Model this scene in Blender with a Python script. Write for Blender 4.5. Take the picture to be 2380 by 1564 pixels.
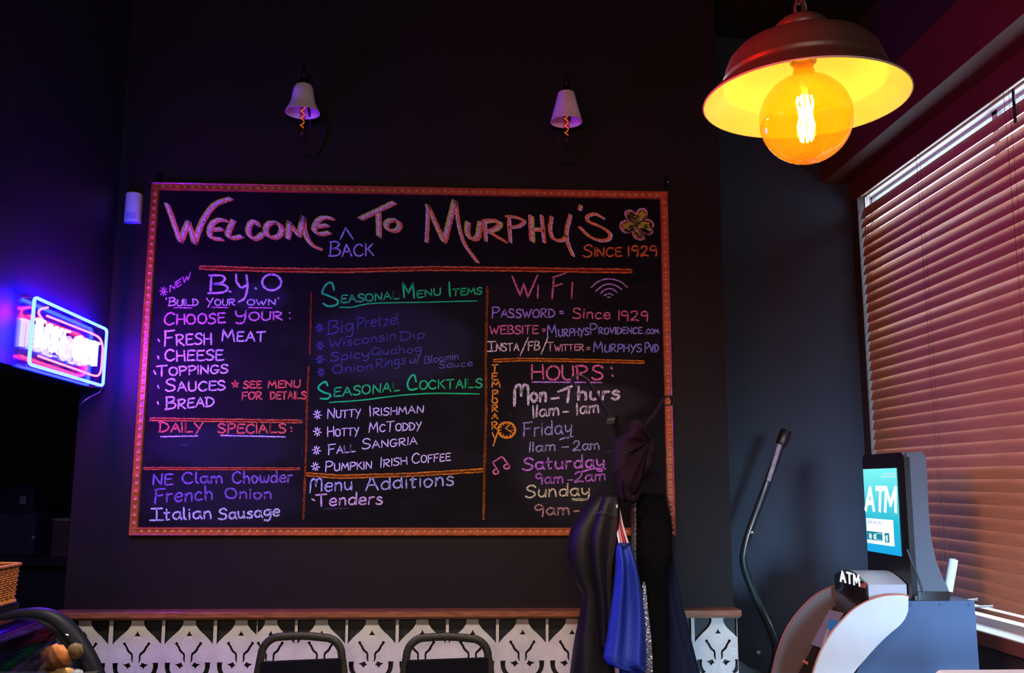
import bpy, math, random
from mathutils import Vector, Matrix, noise as mnoise
random.seed(7)
S = bpy.context.scene
for o in list(bpy.data.objects): bpy.data.objects.remove(o)
COL = S.collection

# ------------------------------------------------------------------ camera
W, H = 2380, 1564
F, YAW, PIT, ROL = 2171.89, .0493, .1563, .0031
CAM = Vector((0, -4.4, 1.55))
fw = Vector((math.sin(YAW)*math.cos(PIT), math.cos(YAW)*math.cos(PIT), math.sin(PIT)))
r0 = Vector((math.cos(YAW), -math.sin(YAW), 0)); u0 = r0.cross(fw)
rt = r0*math.cos(ROL)+u0*math.sin(ROL); up = -r0*math.sin(ROL)+u0*math.cos(ROL)
cd = bpy.data.cameras.new('camera'); cam = bpy.data.objects.new('camera', cd); COL.objects.link(cam)
cd.sensor_width = 36; cd.lens = F/W*36; cd.clip_start = .05; cd.clip_end = 100
M = Matrix(((rt.x, up.x, -fw.x), (rt.y, up.y, -fw.y), (rt.z, up.z, -fw.z))).to_4x4()
M.translation = CAM; cam.matrix_world = M
S.camera = cam
S.view_settings.view_transform = 'Standard'; S.view_settings.look = 'None'
S.view_settings.gamma = 1; S.view_settings.use_curve_mapping = False
S.view_settings.exposure = 0
S.cycles.max_bounces = 6; S.cycles.transparent_max_bounces = 16
S.cycles.sample_clamp_indirect = 6; S.cycles.use_denoising = True
S.cycles.caustics_reflective = False; S.cycles.caustics_refractive = False

# ------------------------------------------------------------------ world: bright overcast daylight
w = bpy.data.worlds.new('world'); S.world = w; w.use_nodes = True
bg = w.node_tree.nodes['Background']; bg.inputs[0].default_value = (.62, .80, 1, 1); bg.inputs[1].default_value = 7.5

def area(name, loc, target, sx, sy, e, col, spread=180):
    d = bpy.data.lights.new(name, 'AREA'); d.shape = 'RECTANGLE'; d.size = sx; d.size_y = sy
    d.energy = e; d.color = col; d.spread = math.radians(spread)
    o = bpy.data.objects.new(name, d); COL.objects.link(o); o.location = loc
    o.rotation_euler = (Vector(target)-Vector(loc)).to_track_quat('-Z', 'Y').to_euler()
    return o
# added cool beam along the window wall, standing in for daylight from behind
area('added_daylight_beam', (1.5, -7.6, 1.3), (2.3, 0, .50), 1.2, 1.4, 25, (.38, .68, 1), 22)
# added unseen lights shining straight down, so the wall fades to dark upwards
for i_, (x_, y_, e_) in enumerate(((-1.0, -2.1, 27), (.2, -2.1, 27), (.9, -1.8, 4))):
    area('added_downlight', (x_, y_, 2.44), (x_, y_+.3, 0), .25, .25, e_, (1, .82, .72))
# dim general light of the bar behind the camera
area('bar_room_light', (-.4, -6.8, 2.3), (-.2, 0, 1.4), 1.6, .6, 60, (1, .76, .62))
# added red light of unknown source, close left of the pendant, out of frame
area('added_red_light', (-.9, -3.35, 2.25), (1.6, -2.3, 2.7), (.35), .25, 22, (1, .006, .006), 120)

# ------------------------------------------------------------------ helpers
def ray(px, py): return fw+rt*((px-W/2)/F)+up*((H/2-py)/F)
def PY(px, py, y): d = ray(px, py); return CAM+d*((y-CAM.y)/d.y)
def PX(px, py, x): d = ray(px, py); return CAM+d*((x-CAM.x)/d.x)
def PZ(px, py, z): d = ray(px, py); return CAM+d*((z-CAM.z)/d.z)
def PN(px, py, p, n): d = ray(px, py); return CAM+d*((Vector(p)-CAM).dot(n)/d.dot(n))

def mat(name, col, rough=.6, metal=0, noise=0, nscale=20, bump=0, bscale=200, col2=None, spec=.5, stretch=None, coat=0, sheen=0):
    m = bpy.data.materials.new(name); m.use_nodes = True; nt = m.node_tree; b = nt.nodes['Principled BSDF']
    b.inputs['Roughness'].default_value = rough; b.inputs['Metallic'].default_value = metal
    b.inputs['Specular IOR Level'].default_value = spec; b.inputs['Coat Weight'].default_value = coat
    b.inputs['Sheen Weight'].default_value = sheen
    b.inputs['Base Color'].default_value = (*col, 1)
    tc = nt.nodes.new('ShaderNodeTexCoord'); mp = nt.nodes.new('ShaderNodeMapping')
    nt.links.new(tc.outputs['Object'], mp.inputs[0])
    if stretch: mp.inputs['Scale'].default_value = stretch
    n = nt.nodes.new('ShaderNodeTexNoise'); n.inputs['Scale'].default_value = nscale; n.inputs['Detail'].default_value = 6
    nt.links.new(mp.outputs[0], n.inputs['Vector'])
    r = nt.nodes.new('ShaderNodeValToRGB'); r.color_ramp.elements[0].position = .3; r.color_ramp.elements[1].position = .72
    c2 = col2 or tuple(c*(1-noise) for c in col)
    r.color_ramp.elements[0].color = (*c2, 1); r.color_ramp.elements[1].color = (*col, 1)
    nt.links.new(n.outputs[0], r.inputs[0]); nt.links.new(r.outputs[0], b.inputs['Base Color'])
    if bump:
        n2 = nt.nodes.new('ShaderNodeTexNoise'); n2.inputs['Scale'].default_value = bscale; n2.inputs['Detail'].default_value = 3
        nt.links.new(mp.outputs[0], n2.inputs['Vector'])
        bp = nt.nodes.new('ShaderNodeBump'); bp.inputs['Strength'].default_value = bump; bp.inputs['Distance'].default_value = .002
        nt.links.new(n2.outputs[0], bp.inputs['Height']); nt.links.new(bp.outputs[0], b.inputs['Normal'])
    return m
def emit(name, col, s=1):
    m = bpy.data.materials.new(name); m.use_nodes = True; nt = m.node_tree
    e = nt.nodes.new('ShaderNodeEmission'); e.inputs[0].default_value = (*col, 1); e.inputs[1].default_value = s
    nt.links.new(e.outputs[0], nt.nodes['Material Output'].inputs[0]); nt.nodes.remove(nt.nodes['Principled BSDF'])
    return m
def glassy(name, tint=(1, 1, 1), rough=.03, fac=.12, trans=None):
    m = bpy.data.materials.new(name); m.use_nodes = True; nt = m.node_tree; nt.nodes.remove(nt.nodes['Principled BSDF'])
    t = nt.nodes.new('ShaderNodeBsdfTransparent'); t.inputs[0].default_value = (*tint, 1)
    g = nt.nodes.new('ShaderNodeBsdfGlossy'); g.inputs['Roughness'].default_value = rough
    f = nt.nodes.new('ShaderNodeLayerWeight'); f.inputs[0].default_value = .5
    pw = nt.nodes.new('ShaderNodeMath'); pw.operation = 'POWER'; pw.inputs[1].default_value = 3; nt.links.new(f.outputs['Facing'], pw.inputs[0])
    ma = nt.nodes.new('ShaderNodeMath'); ma.operation = 'MULTIPLY_ADD'; ma.inputs[1].default_value = .6; ma.inputs[2].default_value = fac*.35; nt.links.new(pw.outputs[0], ma.inputs[0])
    mx = nt.nodes.new('ShaderNodeMixShader'); nt.links.new(ma.outputs[0], mx.inputs[0])
    src = t.outputs[0]
    if trans:
        tl = nt.nodes.new('ShaderNodeBsdfTranslucent'); tl.inputs[0].default_value = (*trans[0], 1)
        m2 = nt.nodes.new('ShaderNodeMixShader'); m2.inputs[0].default_value = trans[1]
        nt.links.new(t.outputs[0], m2.inputs[1]); nt.links.new(tl.outputs[0], m2.inputs[2]); src = m2.outputs[0]
    nt.links.new(src, mx.inputs[1]); nt.links.new(g.outputs[0], mx.inputs[2])
    nt.links.new(mx.outputs[0], nt.nodes['Material Output'].inputs[0])
    return m

def wl(o):
    v = Vector((0, 0, 0))
    while o: v += o.location; o = o.parent
    return v
def link(name, data, parent=None):
    o = bpy.data.objects.new(name, data); COL.objects.link(o)
    if parent: o.parent = parent
    return o
def tag(o, label=None, cat=None, group=None, kind=None):
    if label: o['label'] = label
    if cat: o['category'] = cat
    if group: o['group'] = group
    if kind: o['kind'] = kind
    return o
def thing(name, loc, label, cat, group=None):
    o = link(name, None); o.location = loc; o.empty_display_size = .05
    return tag(o, label, cat, group)

class MB:
    def __init__(s): s.v = []; s.f = []
    def add(s, vs, fs):
        k = len(s.v); s.v += [Vector(v) for v in vs]; s.f += [tuple(i+k for i in f) for f in fs]; return s
    def box(s, a, b, bev=0):
        (x0, y0, z0), (x1, y1, z1) = a, b
        if bev:
            ring = []
            def rr(z, q):
                c = bev; o = []
                for cx, cy, a0 in ((x1-c, y1-c, 0), (x0+c, y1-c, 90), (x0+c, y0+c, 180), (x1-c, y0+c, 270)):
                    for t in (0, 30, 60, 90):
                        t = math.radians(a0+t); o.append((cx+(c-q)*math.cos(t), cy+(c-q)*math.sin(t), z))
                return o
            q = bev*.3
            return s.loft([rr(z0, q), rr(z0+q, 0), rr(z1-q, 0), rr(z1, q)], cap=True)
        vs = [(x, y, z) for z in (z0, z1) for y in (y0, y1) for x in (x0, x1)]
        return s.add(vs, [(0, 2, 3, 1), (4, 5, 7, 6), (0, 1, 5, 4), (2, 6, 7, 3), (0, 4, 6, 2), (1, 3, 7, 5)])
    def loft(s, rings, cap=False, closed=True):
        n = len(rings[0]); vs = [p for r in rings for p in r]; fs = []
        for i in range(len(rings)-1):
            for j in range(n if closed else n-1):
                k = (j+1) % n; fs.append((i*n+j, i*n+k, (i+1)*n+k, (i+1)*n+j))
        if cap: fs.append(tuple(range(n-1, -1, -1))); fs.append(tuple((len(rings)-1)*n+j for j in range(n)))
        return s.add(vs, fs)
    def tube(s, pts, r, n=8, closed=False, cap=True):
        pts = [Vector(p) for p in pts]; N = len(pts); rings = []
        ref = None
        for i, p in enumerate(pts):
            if closed: d = pts[(i+1) % N]-pts[i-1]
            else: d = pts[min(i+1, N-1)]-pts[max(i-1, 0)]
            d.normalize()
            if ref is None:
                ref = d.orthogonal().normalized()
            ref = (ref-d*ref.dot(d)).normalized(); b = d.cross(ref)
            rad = r[i] if isinstance(r, (list, tuple)) else r
            rings.append([p+(ref*math.cos(2*math.pi*k/n)+b*math.sin(2*math.pi*k/n))*rad for k in range(n)])
        if closed: rings.append(rings[0])
        return s.loft(rings, cap=cap and not closed)
    def lathe(s, prof, c, n=32, axis='z'):
        rings = []
        for r, h in prof:
            rg = []
            for k in range(n):
                a = 2*math.pi*k/n; x, y = max(r, 1e-5)*math.cos(a), max(r, 1e-5)*math.sin(a)
                rg.append(Vector(c)+(Vector((x, y, h)) if axis == 'z' else Vector((x, -h, y))))
            rings.append(rg)
        return s.loft(rings)
    def prism(s, poly, a, b):
        """poly: list of Vectors; swept from offset a to offset b"""
        a = Vector(a); b = Vector(b); n = len(poly)
        vs = [Vector(p)+a for p in poly]+[Vector(p)+b for p in poly]
        fs = [tuple(range(n-1, -1, -1)), tuple(range(n, 2*n))]+[(i, (i+1) % n, n+(i+1) % n, n+i) for i in range(n)]
        return s.add(vs, fs)
    def build(s, name, m, parent=None, smooth=True, angle=40):
        L = wl(parent); me = bpy.data.meshes.new(name)
        me.from_pydata([tuple(v-L) for v in s.v], [], s.f); me.update()
        import bmesh
        bm = bmesh.new(); bm.from_mesh(me); bmesh.ops.recalc_face_normals(bm, faces=bm.faces); bm.to_mesh(me); bm.free()
        if smooth:
            me.shade_smooth(); me.set_sharp_from_angle(angle=math.radians(angle))
        if m: me.materials.append(m)
        return link(name, me, parent)

def inst(name, me, pos, parent, rot=None):
    o = link(name, me, parent); o.location = Vector(pos)-wl(parent)
    if rot: o.rotation_euler = rot
    return o
def cr(pts, sub=6, closed=False):
    """Catmull-Rom through points"""
    P = [Vector(p) for p in pts]; n = len(P)
    if n < 3: return P
    out = []
    for i in range(n if closed else n-1):
        p1 = P[i]; p2 = P[(i+1) % n]
        p0 = P[i-1] if (closed or i > 0) else p1*2-p2
        p3 = P[(i+2) % n] if (closed or i+2 < n) else p2*2-p1
        for k in range(sub):
            t = k/sub
            out.append(.5*((2*p1)+(p2-p0)*t+(2*p0-5*p1+4*p2-p3)*t*t+(3*p1-p0-3*p2+p3)*t**3))
    if not closed: out.append(P[-1])
    return out
def ell(cx, cy, rx, ry, n=24, a0=0, a1=360):
    return [(cx+rx*math.cos(math.radians(a0+(a1-a0)*i/n)), cy+ry*math.sin(math.radians(a0+(a1-a0)*i/n))) for i in range(n+1)]

# ------------------------------------------------------------------ materials
m_wall = mat('brown_black_wall_paint', (.0150, .0095, .0095), .5, noise=.12, nscale=3, bump=.15, bscale=350, spec=.15)
m_blue = mat('blue_lit_wall_paint', (.030, .038, .060), .5, noise=.1, nscale=3, bump=.15, bscale=350, spec=.2)  # wall paint with the blue light of the alcove put into its colour
m_dark = mat('black_brown_ceiling', (.012, .008, .006), .8, noise=.2, nscale=4)
m_head = mat('red_brown_head_casing', (.12, .028, .016), .5, noise=.2, nscale=4)
m_floor = mat('dark_floor_boards', (.05, .03, .02), .5, noise=.5, nscale=6, stretch=(1, 10, 1))
m_rail = mat('walnut_rail', (.42, .145, .05), .35, noise=.6, nscale=14, stretch=(1, 8, 8), coat=.3)
m_slat = mat('cherry_blind_slat', (.54, .26, .165), .38, noise=.22, nscale=7, stretch=(6, .6, 6))
m_jamb = mat('grey_jamb_paint', (.35, .35, .36), .5)
m_blackp = mat('black_plastic', (.012, .012, .014), .35, noise=.1)
m_blackm = mat('black_metal', (.02, .02, .022), .4, .3, noise=.2, nscale=40, bump=.1)
m_cord = mat('brown_cord', (.12, .06, .05), .7)

# ------------------------------------------------------------------ room
XW0, XW1 = -1.782, 1.2456
def struct(name, mb, m): return tag(mb.build(name, m, None, smooth=False), kind='structure')
b = MB().box((XW0, 0, 0), (XW1, .6, 4.1)); struct('wall_back', b, m_wall)
b = MB().box((XW1, .6, 0), (2.32, .75, 4.1)); struct('wall_alcove', b, m_blue)
b = MB().box((-1.81, -1.34, 1.975), (-1.67, 0, 4.1)); struct('wall_header', b, mat('header_wall_glow_paint', (.018, .012, .022), .5, noise=.12, nscale=3, bump=.15, bscale=350))  # wall paint tinted bluer here to strengthen the neon glow
b = MB().box((-4.6, 1.9, 0), (XW0, 2.0, 4.1)); struct('wall_far', b, m_wall)
b = MB().box((-1.782, .6, 0), (-1.70, 2.0, 4.1)); struct('wall_bar_side', b, m_wall)
b = MB().box((-4.7, -8, 0), (-4.6, 2, 4.1)); struct('wall_left', b, m_wall)
b = MB().box((-4.7, -8.1, 0), (2.4, -8, 4.1)); struct('wall_rear', b, m_wall)
b = MB().box((-4.7, -8, -.1), (2.4, 2, 0)); struct('floor', b, m_floor)
b = MB().box((-4.7, -8.1, 4.1), (2.4, 2, 4.2)); struct('ceiling', b, m_dark)
# right wall with the window opening
XR = 2.163; XO = 2.275
WY0, WY1, WZ0, WZ1 = -1.95, .516, .955, 3.14
b = MB()
b.box((XR, -8, 0), (XO, .6, WZ0)); b.box((XR, -8, WZ1), (XO, .6, 4.1))
b.box((XR, WY1, WZ0), (XO, .6, WZ1)); b.box((XR, -8, WZ0), (XO, WY0, WZ1))
struct('wall_right', b, mat('red_brown_window_wall', (.045, .026, .026), .5, noise=.15, nscale=3))
# soffit beam above the window: reddish face, dark underside
b = MB().box((2.0, -8, 3.235), (XR, .6, 3.515)); struct('trim_1', b, m_head)
b = MB().box((XR-.006, WY0-.05, WZ1-.02), (XR, .6, 3.235)); struct('trim_2', b, m_head)
# sill board: its top coloured pale for the daylight on it, edge dark cherry
b = MB().box((XR-.03, WY0-.05, .925), (XO-.03, .56, .957)); struct('trim_3', b, mat('daylit_sill_top', (.55, .5, .48), .4))
b = MB().box((XR-.036, WY0-.05, .90), (XR-.03, .56, .955)); struct('trim_4', b, mat('dark_cherry_sill_edge', (.16, .04, .03), .4))
b = MB().box((BX_:=2.205, WY0, 3.128), (XO, WY1, 3.1405)); b.box((BX_, WY1-.006, WZ0), (XO, WY1+.0005, 3.13)); struct('trim_7', b, mat('white_reveal_paint', (.8, .82, .85), .5))
def window(name, y0, y1):
    fr = MB()
    for (a0, a1, c0, c1) in ((y0, y0+.05, WZ0, WZ1), (y1-.02, y1, WZ0, WZ1), (y0, y1, WZ0, WZ0+.035), (y0, y1, WZ1-.028, WZ1-.0135), ((y0+y1)/2-.02, (y0+y1)/2+.02, WZ0, WZ1)):
        fr.box((XO-.036, a0, c0), (XO-.010, a1, c1))
    o = struct(name, fr, m_jamb)
    ym = (y0+y1)/2
    for a0, a1 in ((y0+.05, ym-.02), (ym+.02, y1-.02)):
        p = MB().box((XO-.025, a0, WZ0+.035), (XO-.021, a1, WZ1-.028)).build('pane', m_glass, o, smooth=False)
m_glass = glassy('window_glass', (.96, .98, 1), .02, .1)
window('window_1', WY0, WY1)

# ------------------------------------------------------------------ wooden blind
bl = thing('wooden_blind', (2.178, -.7, .99), 'brown wooden slatted blind lowered over the tall window behind the cash machine', 'blind')
LY0, LY1 = -1.9, .498
BX = 2.181
MB().box((BX-.012, LY0, 3.129), (BX+.004, LY1, 3.1395)).build('head_rail', m_slat, bl)
pitch = .0526; n = 38; ztop = 3.048
wsl = .067
sm = bpy.data.meshes.new('slat')
vs = []; fs = []
K = 6
for side in (0, 1):
    for i in range(K+1):
        t = i/K-.5; h = .0026*(1-(2*t)**2)+(0.0013 if side == 0 else -.0013)
        for yy in (LY0, LY1): vs.append((t*wsl, yy+.7, h))
for side in (0, 1):
    o_ = side*2*(K+1)
    for i in range(K):
        a = o_+i*2; fs.append((a, a+2, a+3, a+1) if side == 0 else (a, a+1, a+3, a+2))
q = 2*(K+1)
fs += [(0, 1, q+1, q), (2*K, q+2*K, q+2*K+1, 2*K+1)]
for yy in (0, 1): fs.append(tuple([yy+2*i for i in range(K+1)]+[q+yy+2*i for i in range(K, -1, -1)]))
sm.from_pydata(vs, [], fs); sm.update(); sm.shade_smooth(); sm.set_sharp_from_angle(angle=math.radians(40)); sm.materials.append(m_slat)
for i in range(n):
    z = ztop-.02-i*pitch
    tilt = math.radians(73+random.uniform(-1.2, 1.2)+(-6 if i in (1, 2, 6, 13) else 0))
    # outer edge up, room edge down: local +x -> (+x,+z)
    s_ = inst('slat', sm, (BX, -.7, z), bl, (0, -tilt, random.uniform(-.0006, .0006)))
    s_.rotation_euler.x = random.uniform(-.0008, .0008)
zb = ztop-.02-n*pitch+.012
MB().box((BX-.014, LY0, zb-.02), (BX+.02, LY1, zb), .006).build('bottom_rail', m_slat, bl)
for y in (.39, -.18, -.92, -1.6):
    c = MB()
    for dx in (-.019, -.019):
        pass
    c.tube([(BX-.021, y, 3.12), (BX-.021, y, zb)], .0011, 5); c.tube([(BX-.021, y-.035, 3.12), (BX-.0205, y-.035, zb)], .0008, 5)
    c.build('ladder_cord', m_cord, bl)
MB().tube([(BX-.03, -1.0, 3.1), (BX-.032, -1.0, 2.96)], .006, 8).build('tilt_control', m_blackp, bl)

# ------------------------------------------------------------------ chair rail ledge and fretwork
b = MB().box((XW0-.02, -.105, .965), (XW1+.008, 0, .99), .004)
b.box((XW0-.01, -.09, .955), (XW1+.004, 0, .966)); struct('trim_5', b, m_rail)
b = MB().box((XW0, -.012, 0), (XW1, 0, .955)); struct('trim_6', b, mat('black_wainscot_backing', (.012, .014, .016), .5))

m_fret = mat('brushed_silver_fretwork', (.82, .80, .76), .45, .0, noise=.22, nscale=9, bump=.25, bscale=60)
m_line = mat('engraved_pale_line', (.95, .93, .9), .4, 0)
U = .2375
def holes():
    hs = []
    def mir(p): return [(1-x, y) for x, y in p]
    heart = [(.055, .012), (.36, .012)]+[(x, y) for x, y in [tuple(v) for v in [(.385, .045), (.388, .085), (.37, .14), (.33, .20), (.27, .26), (.20, .32), (.13, .39), (.085, .44), (.055, .48)]]]
    tri = [(.505, .225), (.525, .275), (.565, .315), (.505, .325), (.447, .315), (.485, .275)]
    br = [(.245, .455), (.275, .425), (.305, .44), (.31, .475), (.335, .50), (.365, .56), (.40, .60), (.435, .625), (.45, .68), (.445, .74), (.455, .80), (.43, .79), (.41, .73), (.415, .68), (.395, .645), (.355, .62), (.325, .58), (.305, .53), (.275, .49)]
    dia = [(.265, .83), (.33, .815), (.385, .79), (.40, .83), (.43, .85), (.385, .875), (.355, .91), (.325, .865)]
    cre = [(.085, .795), (.185, .795), (.175, .86), (.185, .93), (.215, .99), (.25, 1.02), (.20, 1.055), (.15, 1.03), (.11, .97), (.09, .89)]
    leg = [(.30, 1.20), (.36, 1.12), (.42, 1.17), (.44, 1.24), (.37, 1.26)]
    hs += [heart, mir(heart), tri, br, mir(br), dia, mir(dia), cre, mir(cre), leg, mir(leg)]
    for cx in (.455, .545): hs.append([(cx+.018*math.cos(a*math.pi/3), 1.09+.018*math.sin(a*math.pi/3)) for a in range(6)])
    return hs
HS = holes()
def clip(p, x0, x1):
    for s, lim in ((1, x0), (-1, x1)):
        o = []
        for i in range(len(p)):
            a, b_ = p[i-1], p[i]; ia = s*(a[0]-lim) >= 0; ib = s*(b_[0]-lim) >= 0
            if ia != ib:
                t = (lim-a[0])/(b_[0]-a[0]); o.append((lim, a[1]+t*(b_[1]-a[1])))
            if ib: o.append(b_)
        p = o
        if len(p) < 3: return []
    return p
def scallop(cx, cy, r, k=7, ph=0):
    o = []
    for i in range(k*6+1):
        a = 2*math.pi*i/(k*6)+ph; rr = r*(.88+.16*abs(math.sin(k*a/2)))
        o.append((cx+rr*math.cos(a), cy+rr*.85*math.sin(a)))
    return o
YF = -.045; ZF = .957
def ribbon(mb, pts, wd, y):
    P = [Vector(p).to_2d() if len(p) > 2 else Vector(p) for p in pts]; n = len(P)
    if n < 2: return
    L_ = []; R_ = []
    for i in range(n):
        d = P[min(i+1, n-1)]-P[max(i-1, 0)]
        if d.length < 1e-9: d = Vector((1, 0))
        d.normalize(); nn = Vector((-d.y, d.x)); h = wd[i]/2 if isinstance(wd, list) else wd/2
        q_ = P[i]
        if i == 0: q_ = q_-d*h*.7
        if i == n-1: q_ = q_+d*h*.7
        tp = .75 if i in (0, n-1) else 1
        L_.append((q_.x+nn.x*h*tp, y, q_.y+nn.y*h*tp)); R_.append((q_.x-nn.x*h*tp, y, q_.y-nn.y*h*tp))
    k = len(mb.v); mb.v += [Vector(v) for v in L_+R_]
    mb.f += [(k+i, k+i+1, k+n+i+1, k+n+i) for i in range(n-1)]
def fret_panel(x0, x1, centers, label):
    cu = bpy.data.curves.new('fret', 'CURVE'); cu.dimensions = '2D'; cu.fill_mode = 'BOTH'; cu.extrude = .003
    def sp(pts):
        s = cu.splines.new('POLY'); s.points.add(len(pts)-1)
        for i, p in enumerate(pts): s.points[i].co = (p[0], p[1], 0, 1)
        s.use_cyclic_u = True
    sp([(x0, 0), (x1, 0), (x1, -.94), (x0, -.94)])
    eng = MB()
    for c in centers:
        for row in range(3):
            for h in HS:
                p = [(c+(x-.5)*U, -(y+row*1.32)*U) for x, y in h]
                p = clip(p, x0+.0015, x1-.0015)
                if len(p) > 2 and min(q[1] for q in p) > -.935: sp(p)
            if row < 2:
                rows = []
                for (cx, cy, r, k) in ((.5, .42, .095, 5), (.5, .40, .055, 4), (.21, .66, .115, 7), (.21, .65, .065, 5), (.205, .66, .03, 4), (.79, .66, .115, 7), (.79, .65, .065, 5), (.795, .66, .03, 4)):
                    rows.append(scallop(cx, cy, r, k, cx*9))
                for sx in (1, -1):
                    rows.append([(.5+sx*a, b_) for a, b_ in ((.03, .86), (.10, .95), (.2, .94), (.24, 1.02), (.16, 1.08), (.07, 1.02), (.03, .9))])
                    rows.append([(.5+sx*a, b_) for a, b_ in ((.05, .9), (.10, .99), (.14, 1.05))])
                    rows.append([(.5+sx*a, b_) for a, b_ in ((.02, 1.0), (.1, 1.12), (.06, 1.18), (.0, 1.12))])
                for rw in rows:
                    pts = [(c+(x-.5)*U, ZF-(y+row*1.32)*U) for x, y in rw]
                    if all(x0 < p[0] < x1 for p in pts): ribbon(eng, pts, .0018, YF-.0036)
    co = bpy.data.objects.new('tmp', cu); COL.objects.link(co); co.rotation_euler = (math.pi/2, 0, 0)
    dg = bpy.context.evaluated_depsgraph_get(); me = bpy.data.meshes.new_from_object(co.evaluated_get(dg))
    bpy.data.objects.remove(co)
    for v in me.vertices: x, y, z = v.co; v.co = (x, -z, y)
    me.update(); me.materials.clear(); me.materials.append(m_fret)
    o = link('fretwork_panel', me); o.location = (0, YF, ZF)
    tag(o, label, 'panel')
    e = tag(eng.build('engraved_lines', m_line, o, smooth=False), kind='stuff')
def wx(px): return PY(px, 1480, YF).x
s1, s2, s3 = wx(597), wx(926), wx(1440)
fret_panel(XW0, s1, [wx(q) for q in (196, 319, 439.5, 560)]+[wx(196)-.2405], 'silver floral fretwork wall panel at the far left below the wooden rail')
fret_panel(s1, s2, [wx(q) for q in (629, 747, 864)]+[wx(629)-U], 'silver floral fretwork wall panel behind the left chair')
fret_panel(s2, s3, [wx(q) for q in (981, 1098, 1214, 1329, 1443)]+[wx(864)], 'silver floral fretwork wall panel behind the right chair')
fret_panel(s3, XW1, [wx(q) for q in (1668, 1553, 1440)]+[wx(1668)+U], 'silver floral fretwork wall panel behind and right of the coat rack')

# ------------------------------------------------------------------ chalkboard
BX0, BX1, BZ0, BZ1 = -1.5115, .9799, 1.3127, 2.9701
YB = -.012
cb = thing('chalkboard', (-.266, 0, BZ0), 'large black chalkboard menu in a carved orange wood frame on the wall', 'chalkboard')
m_board = bpy.data.materials.new('chalkboard_slate'); m_board.use_nodes = True
nt = m_board.node_tree; bs = nt.nodes['Principled BSDF']; bs.inputs['Roughness'].default_value = .65; bs.inputs['Specular IOR Level'].default_value = .08
tc = nt.nodes.new('ShaderNodeTexCoord')
def nd(t): return nt.nodes.new(t)
mp = nd('ShaderNodeMapping'); mp.inputs['Scale'].default_value = (2.2, 1, 5); mp.inputs['Rotation'].default_value = (0, .12, 0)
nt.links.new(tc.outputs['Object'], mp.inputs[0])
n1 = nd('ShaderNodeTexNoise'); n1.inputs['Scale'].default_value = 1.6; n1.inputs['Detail'].default_value = 7; n1.inputs['Distortion'].default_value = .6
nt.links.new(mp.outputs[0], n1.inputs['Vector'])
rp = nd('ShaderNodeValToRGB'); rp.color_ramp.elements[0].position = .42; rp.color_ramp.elements[1].position = .8
rp.color_ramp.elements[0].color = (.0045, .0036, .0036, 1); rp.color_ramp.elements[1].color = (.0105, .0095, .0105, 1)
nt.links.new(n1.outputs[0], rp.inputs[0])
# wiped patches, worn chalk dust: soft ellipses with their own shape
prev = rp.outputs[0]
def patch(cx, cz, rx, rz, soft, col, amt):
    global prev
    m2 = nd('ShaderNodeMapping'); m2.inputs['Location'].default_value = (-cx/rx, 0, -cz/rz); m2.inputs['Scale'].default_value = (1/rx, 0, 1/rz)
    nt.links.new(tc.outputs['Object'], m2.inputs[0])
    ln = nd('ShaderNodeVectorMath'); ln.operation = 'LENGTH'; nt.links.new(m2.outputs[0], ln.inputs[0])
    ad = nd('ShaderNodeMath'); ad.operation = 'MULTIPLY_ADD'; ad.inputs[1].default_value = .55; nt.links.new(n1.outputs[0], ad.inputs[0]); nt.links.new(ln.outputs['Value'], ad.inputs[2])
    mr = nd('ShaderNodeMapRange'); mr.inputs[1].default_value = 1.27; mr.inputs[2].default_value = 1.27-soft; mr.inputs[3].default_value = 0; mr.inputs[4].default_value = amt
    nt.links.new(ad.outputs[0], mr.inputs[0])
    mx = nd('ShaderNodeMixRGB'); mx.inputs[2].default_value = (*col, 1)
    nt.links.new(mr.outputs[0], mx.inputs[0]); nt.links.new(prev, mx.inputs[1]); prev = mx.outputs[0]
OB = Vector((-.266, 0, BZ0))
def bpx(px, py): v = PY(px, py, YB)-OB; return v.x, v.z
for (px, py, rx, rz, soft, col, amt) in ((910, 800, .42, .22, .25, (.016, .015, .026), .9), (520, 1040, .37, .12, .3, (.012, .013, .02), .9), (510, 1155, .42, .15, .3, (.013, .013, .019), .8),
                                  (1330, 1050, .33, .40, .4, (.018, .0175, .020), .9), (600, 690, .16, .08, .3, (.02, .02, .035), .6), (1400, 930, .25, .09, .35, (.026, .025, .03), .7)):
    x, z = bpx(px, py); patch(x, z, rx, rz, soft, col, amt)
nt.links.new(prev, bs.inputs['Base Color'])
MB().box((BX0+.02, YB, BZ0+.02), (BX1-.02, -.002, BZ1-.02)).build('writing_surface', m_board, cb, smooth=False)
m_frame = mat('carved_orange_wood', (.56, .135, .024), .4, noise=.45, nscale=26, bump=.5, bscale=120, coat=.25)
m_bead = mat('carved_bead_wood', (.78, .24, .06), .32, noise=.4, nscale=60, coat=.3)
FWD = .038
prof = [(0, 0), (0, .022), (.004, .028), (.008, .024), (.011, .018), (.027, .018), (.030, .026), (.034, .026), (.038, .014), (.038, 0)]
corners = [(BX0, BZ0), (BX1, BZ0), (BX1, BZ1), (BX0, BZ1)]
inw = [(1, 1), (-1, 1), (-1, -1), (1, -1)]
bead = bpy.data.meshes.new('bead')
mbb = MB(); mbb.lathe([(.001, -.008), (.0065, -.007), (.0105, -.003), (.0115, 0), (.0115, .002)], (0, 0, 0), 10)
mbb.lathe([(.0115, 0), (.0145, .001), (.0155, -.002), (.0145, -.004), (.0125, -.003)], (0, 0, 0), 10)
bead.from_pydata([(v.x*.78, v.z, v.y) for v in mbb.v], [], mbb.f); bead.update(); bead.shade_smooth(); bead.materials.append(m_bead)
bead_v = bead.copy()
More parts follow.
